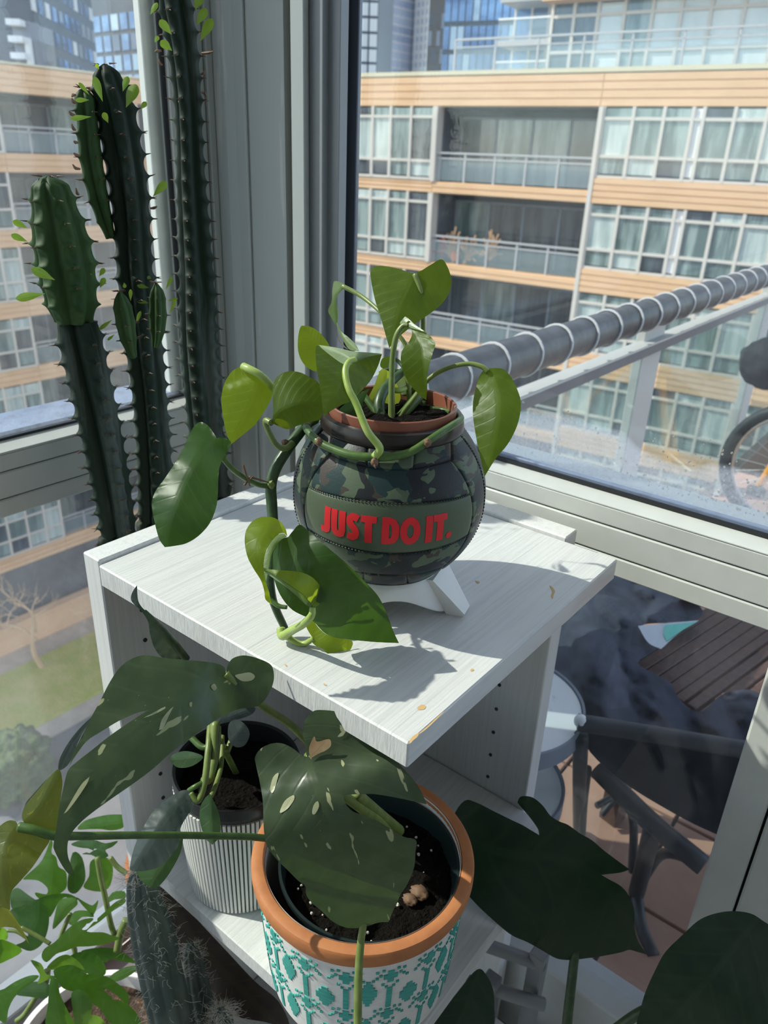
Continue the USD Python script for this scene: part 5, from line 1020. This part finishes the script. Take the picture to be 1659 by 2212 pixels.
for x0, y0, x1, y1, w_ in ((193, 205, 170, 178, 9), (193, 216, 163, 216, 11), (198, 252, 152, 256, 12), (222, 220, 203, 165, 17), (214, 150, 207, 138, 8), (234, 266, 223, 243, 13), (265, 198, 276, 165, 15), (272, 233, 294, 182, 26), (304, 236, 316, 220, 12),
                           (330, 425, 360, 392, 18), (60, 493, 28, 477, 14), (60, 522, 24, 507, 14), (119, 605, 68, 580, 20), (98, 634, 34, 645, 19), (200, 594, 172, 578, 15), (214, 597, 226, 580, 12), (216, 622, 226, 600, 13), (322, 622, 296, 616, 10), (322, 655, 294, 648, 10), (358, 625, 372, 598, 8), (362, 650, 384, 645, 6), (366, 678, 380, 648, 7),
                           (282, 650, 282, 625, 8), (293, 700, 304, 672, 8), (243, 690, 214, 712, 9), (248, 722, 232, 735, 6), (318, 80, 340, 5, 14) if False else (422, 22, 434, -10, 20), (425, 55, 445, 18, 20), (432, 90, 458, 40, 22), (371, 75, 345, 43, 18), (372, 110, 347, 88, 18), (324, 32, 340, 6, 12), (334, 92, 342, 78, 10), (268, 610, 270, 622, 8), (327, 602, 318, 598, 8)):
    leaflet(x0, y0, x1, y1, w_)
for x0, y0, dx, dy in ((150, 205, -8, 4), (152, 222, -10, -10), (148, 248, -12, -8), (150, 280, -8, -12), (156, 308, -10, -4), (160, 336, -14, -6), (160, 365, -16, -10), (348, 110, -14, 2), (350, 140, -8, -14), (386, 220, 14, 0), (436, 115, 25, -4), (432, 160, 10, -6), (436, 200, 10, 10), (325, 450, 14, -4), (170, 420, -6, -14)):
    x0 += 13 if x0 < 165 else 0; D = dep(onx(x0, y0, CX + .0)); obj('dried_leaf', tube([K(x0, y0, D), K(x0 + dx*.6, y0 + dy*.2, D - .004), K(x0 + dx, y0 + dy, D - .006)], [.0012, .002, .0008], n=5, m=4), 'husk', cf)

# ------------------------------------------------------------------ floor plants at the lower left
gc = K(200, 2270, 1.25)
gp = thing('white_pot', 'white round pot with reddish soil at the bottom left under the lush green plant', 'pot', (gc[0], gc[1], 0))
GR = .125; gz = gc[2]
obj('body', lathe([(0, 0), (GR*.75, 0), (GR*.98, gz - .02), (GR*1.04, gz), (GR*1.04, gz + .012), (GR*.96, gz + .012), (GR*.93, gz - .02)], (gc[0], gc[1], 0), 72), 'pot_white', gp, smooth=40)
tag(obj('soil', soil_disc(np.array([gc[0], gc[1], gz - .012]), GR*.94, 12, .008, 30), 'soil_brown', gp, smooth=True), kind='stuff')
mm = thing('mini_monstera', 'bushy bright green plant with split leaves in the sun at the lower left', 'plant', (gc[0], gc[1], gz))
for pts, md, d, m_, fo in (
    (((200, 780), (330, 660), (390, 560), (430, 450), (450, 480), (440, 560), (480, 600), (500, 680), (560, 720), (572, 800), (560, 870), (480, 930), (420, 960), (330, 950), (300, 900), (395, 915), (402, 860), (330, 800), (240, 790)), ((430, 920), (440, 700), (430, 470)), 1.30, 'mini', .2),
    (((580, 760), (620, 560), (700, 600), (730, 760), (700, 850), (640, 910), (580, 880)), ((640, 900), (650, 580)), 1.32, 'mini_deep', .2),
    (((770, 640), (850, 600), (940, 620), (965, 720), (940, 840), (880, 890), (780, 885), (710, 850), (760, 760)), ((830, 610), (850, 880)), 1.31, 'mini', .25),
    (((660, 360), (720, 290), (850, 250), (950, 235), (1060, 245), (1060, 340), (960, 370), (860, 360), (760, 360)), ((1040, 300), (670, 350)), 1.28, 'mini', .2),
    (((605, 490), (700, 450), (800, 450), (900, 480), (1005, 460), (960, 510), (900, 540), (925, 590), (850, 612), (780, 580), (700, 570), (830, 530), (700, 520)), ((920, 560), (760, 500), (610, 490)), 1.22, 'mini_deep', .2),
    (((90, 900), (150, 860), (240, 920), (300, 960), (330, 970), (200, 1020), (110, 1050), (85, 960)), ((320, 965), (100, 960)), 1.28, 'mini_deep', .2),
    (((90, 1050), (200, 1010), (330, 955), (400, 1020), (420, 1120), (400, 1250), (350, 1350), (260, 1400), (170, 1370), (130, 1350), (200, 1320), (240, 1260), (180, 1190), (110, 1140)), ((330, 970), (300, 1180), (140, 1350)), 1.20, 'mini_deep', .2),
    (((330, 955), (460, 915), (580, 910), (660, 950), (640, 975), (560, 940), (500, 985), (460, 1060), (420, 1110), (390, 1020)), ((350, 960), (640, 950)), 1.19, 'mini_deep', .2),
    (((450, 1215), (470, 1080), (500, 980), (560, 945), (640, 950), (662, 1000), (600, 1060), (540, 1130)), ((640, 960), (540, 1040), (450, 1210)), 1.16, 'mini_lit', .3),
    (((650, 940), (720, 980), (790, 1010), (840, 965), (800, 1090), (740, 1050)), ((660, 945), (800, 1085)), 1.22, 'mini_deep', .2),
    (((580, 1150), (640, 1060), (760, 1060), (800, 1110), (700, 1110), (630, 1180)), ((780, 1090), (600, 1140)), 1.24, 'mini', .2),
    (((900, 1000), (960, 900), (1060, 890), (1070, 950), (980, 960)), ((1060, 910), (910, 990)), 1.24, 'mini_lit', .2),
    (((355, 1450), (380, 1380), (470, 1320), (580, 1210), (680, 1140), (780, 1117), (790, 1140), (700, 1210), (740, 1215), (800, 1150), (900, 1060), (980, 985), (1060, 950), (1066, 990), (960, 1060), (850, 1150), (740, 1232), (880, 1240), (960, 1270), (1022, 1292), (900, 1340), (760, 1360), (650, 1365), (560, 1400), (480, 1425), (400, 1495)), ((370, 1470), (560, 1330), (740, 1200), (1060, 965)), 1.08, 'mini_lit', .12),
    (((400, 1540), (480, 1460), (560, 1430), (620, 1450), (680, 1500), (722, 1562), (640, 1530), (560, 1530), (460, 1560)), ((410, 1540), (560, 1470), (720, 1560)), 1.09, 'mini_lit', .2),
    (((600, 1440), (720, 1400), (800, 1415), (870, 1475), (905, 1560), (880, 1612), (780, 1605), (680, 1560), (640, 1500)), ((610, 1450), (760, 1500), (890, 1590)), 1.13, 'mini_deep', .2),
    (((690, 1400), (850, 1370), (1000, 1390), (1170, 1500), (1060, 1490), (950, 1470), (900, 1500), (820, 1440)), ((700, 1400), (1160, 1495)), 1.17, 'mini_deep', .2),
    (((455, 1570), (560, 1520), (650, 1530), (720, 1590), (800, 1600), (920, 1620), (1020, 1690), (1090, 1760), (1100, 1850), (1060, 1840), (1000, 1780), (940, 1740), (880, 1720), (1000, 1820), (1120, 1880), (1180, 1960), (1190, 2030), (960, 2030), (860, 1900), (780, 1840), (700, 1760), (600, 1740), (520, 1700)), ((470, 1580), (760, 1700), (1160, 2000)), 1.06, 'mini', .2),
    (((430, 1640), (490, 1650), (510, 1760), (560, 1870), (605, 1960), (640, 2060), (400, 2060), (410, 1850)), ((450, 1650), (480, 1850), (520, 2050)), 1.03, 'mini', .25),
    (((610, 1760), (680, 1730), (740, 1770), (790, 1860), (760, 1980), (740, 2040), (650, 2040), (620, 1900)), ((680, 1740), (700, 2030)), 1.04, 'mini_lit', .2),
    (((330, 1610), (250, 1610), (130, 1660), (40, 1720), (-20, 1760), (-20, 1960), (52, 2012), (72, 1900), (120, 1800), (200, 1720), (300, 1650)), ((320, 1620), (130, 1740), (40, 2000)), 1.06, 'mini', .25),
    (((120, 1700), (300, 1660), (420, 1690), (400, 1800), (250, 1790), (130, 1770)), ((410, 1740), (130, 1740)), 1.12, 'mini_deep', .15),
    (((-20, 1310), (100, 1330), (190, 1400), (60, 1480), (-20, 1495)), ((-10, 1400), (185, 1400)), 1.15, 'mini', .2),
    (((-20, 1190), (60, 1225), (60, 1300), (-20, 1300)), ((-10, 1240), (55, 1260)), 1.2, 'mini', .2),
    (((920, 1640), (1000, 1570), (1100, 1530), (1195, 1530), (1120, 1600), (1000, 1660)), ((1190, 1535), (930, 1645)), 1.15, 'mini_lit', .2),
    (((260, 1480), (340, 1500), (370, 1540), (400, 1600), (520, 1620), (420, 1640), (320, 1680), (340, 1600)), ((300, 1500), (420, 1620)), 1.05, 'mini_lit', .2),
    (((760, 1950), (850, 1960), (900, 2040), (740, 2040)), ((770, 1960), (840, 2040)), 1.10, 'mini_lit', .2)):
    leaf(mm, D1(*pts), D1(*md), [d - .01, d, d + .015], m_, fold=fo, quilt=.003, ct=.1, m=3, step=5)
for pts, r_ in (([(830, 600), (860, 780), (900, 950), (940, 1150), (975, 1260)], .0042), ([(500, 1340), (540, 1220), (600, 1080)], .0035), ([(400, 1650), (300, 1800), (210, 1940), (140, 2000)], .0042), ([(1080, 1130), (1030, 1250), (1000, 1400)], .006), ([(940, 600), (1000, 680), (1080, 740)], .004), ([(180, 1200), (300, 1260), (430, 1340)], .003), ([(60, 1225), (140, 1235), (230, 1290)], .0025), ([(405, 1560), (395, 1640), (380, 1700)], .005), ([(620, 1350), (640, 1420), (640, 1700)], .004)):
    stem(mm, [(x/3.95, 1700 + y/3.95, 1.17) for x, y in pts], r_, 'stem_olive')
# hairy blue green column cactus standing in front of the shelf leg
hc = thing('hairy_cactus', 'grey green column cactus with woolly white hairs standing before the shelf leg', 'cactus', K(340, 2200, 1.02) * [1, 1, 0])
def plain_column(parent, pts, ribs, m_, X_d, hairs, rot=.3, name='stem', seed=1):
    P = np.array([K(x, y, X_d) for x, y, _ in pts]); R = np.array([w_*X_d/FPX for *_, w_ in pts]); c = spl(np.column_stack([P, R]), 14); p, r_ = c[:, :3], c[:, 3]
    t, a, b = frames(p); kk = ribs*10; th = np.arange(kk)*2*np.pi/kk
    v = p[:, None] + (r_[:, None]*(.82 + .18*np.abs(np.cos(ribs*(th + rot)/2)))[None])[..., None]*(np.cos(th)[None, :, None]*a[:, None] + np.sin(th)[None, :, None]*b[:, None])
    path = obj(name, grid_mesh(v), m_, parent, smooth=60); r2 = np.random.default_rng(seed); hh = []
    for _ in range(hairs):
        i = r2.integers(1, len(p)); an = (r2.integers(ribs)*2*np.pi/ribs) - rot + r2.normal(0, .10); o = np.cos(an)*a[i] + np.sin(an)*b[i]; q = p[i] + o*r_[i]*.97; e = q + o*r2.uniform(.004, .014) + r2.normal(0, .006, 3)
        hh.append(tube([q, (q + e)/2 + r2.normal(0, .003, 3), e], [.00020, .00018, .0001], n=3, m=2))
    tag(obj('hair', hh, 'spine_white', path), kind='stuff')
plain_column(hc, [(304, 1868, 8), (305, 1880, 22), (307, 1900, 32), (313, 1953, 38), (332, 2029, 46), (348, 2105, 46), (371, 2206, 46), (392, 2330, 48)], 8, 'cactus_blue', 1.0, 700, seed=3)
plain_column(hc, [(410, 2040, 8), (414, 2060, 18), (425, 2120, 26), (440, 2200, 30), (455, 2300, 30)], 8, 'cactus_blue', 1.06, 260, seed=8)
wc = thing('woolly_cactus', 'small round white haired cactus at the bottom edge below the lower board', 'cactus', K(478, 2200, 1.04) * [1, 1, 0])
plain_column(wc, [(478, 2178, 6), (478, 2186, 18), (478, 2205, 26), (478, 2250, 28)], 9, 'cactus_blue', 1.02, 500, seed=5)
dl = thing('dark_leaf_plant', 'large dark brown leaf with a pale edge in the shade under the lower board', 'plant', K(470, 2200, 1.1) * [1, 1, 0])
leaf(dl, L7((930, 1395, 1), (985, 1560), (1020, 1720), (1080, 1870), (1160, 2000), (1260, 2110), (1400, 2170), (1560, 2200), (1700, 2230), (1640, 2080), (1500, 1960), (1350, 1800), (1200, 1640), (1050, 1480)), L7((935, 1400), (1200, 1780), (1600, 2190)), [1.08, 1.10, 1.06], 'dry_leaf', fold=.1)
E_ = outline([(342, 1914), (362, 1975), (375, 2032), (397, 2087), (426, 2134), (463, 2175), (514, 2197), (573, 2208)], 4)
obj('leaf_margin', tube([K(x, y, 1.078) for x, y in E_[:28]], .0012, n=5, smooth=False), 'spine_white', dl)
# ------------------------------------------------------------------ large dark leaves right of the shelf
bm = thing('dark_monstera', 'monstera with big glossy dark green leaves to the right of the shelf', 'plant', K(1240, 2300, 1.0) * [1, 1, 0])
leaf(bm, [*L8((1226, 898), (1300, 910), (1400, 960), (1506, 1012)), *L9((60, 1040), (110, 1070), (160, 1100, 1), (150, 1060), (100, 990), (40, 920), (33, 903), (55, 872), (120, 878), (180, 925), (225, 985), (280, 1020), (330, 1040), (400, 1090), (470, 1130), (540, 1190), (620, 1250), (692, 1302, 1), (640, 1320), (560, 1330), (525, 1334, 1), (570, 1360), (640, 1400), (690, 1460), (720, 1550), (720, 1640), (740, 1720), (792, 1802, 1), (730, 1785), (690, 1775), (640, 1790), (540, 1810), (430, 1826), (340, 1835), (260, 1825), (180, 1780), (90, 1730), (0, 1690)), *L8((1420, 1622), (1290, 1500), (1200, 1380), (1150, 1200), (1160, 1000))],
     L9((-280, 1130), (0, 1215), (200, 1225), (400, 1280), (560, 1420), (790, 1800)), [1.02, .98, .99, 1.03], 'monstera_dark', fold=.14, ct=-.05, quilt=.004, m=4)
leaf(bm, L9((1000, 1690), (1100, 1600), (1200, 1560), (1300, 1547), (1400, 1560), (1470, 1600), (1560, 1680), (1640, 1900), (1640, 2300), (1200, 2420), (900, 2400), (740, 2260), (760, 2110), (790, 2010), (840, 1900), (900, 1790)), L9((1450, 1580), (1200, 1900), (850, 2300)), [.88, .85, .90], 'monstera_dark', fold=.12, quilt=.004)
leaf(bm, L8((1300, 1890), (1360, 1930), (1395, 2010), (1402, 2100), (1395, 2230), (1300, 2400), (1000, 2400), (1040, 2230), (1100, 2130), (1180, 2030)), L8((1310, 1900), (1230, 2120), (1100, 2380)), [1.04, 1.03, 1.0], 'monstera_dark', fold=.15)
stem(bm, [(1243, 2050, 1.02), (1236, 2110, 1.02), (1225, 2212, 1.02), (1218, 2320, 1.02)], [.006, .0065, .007], 'stem_dark')
stem(bm, [(1420, 2170, .93), (1370, 2195, .95), (1310, 2240, .97)], [.006, .007], 'stem_dark')
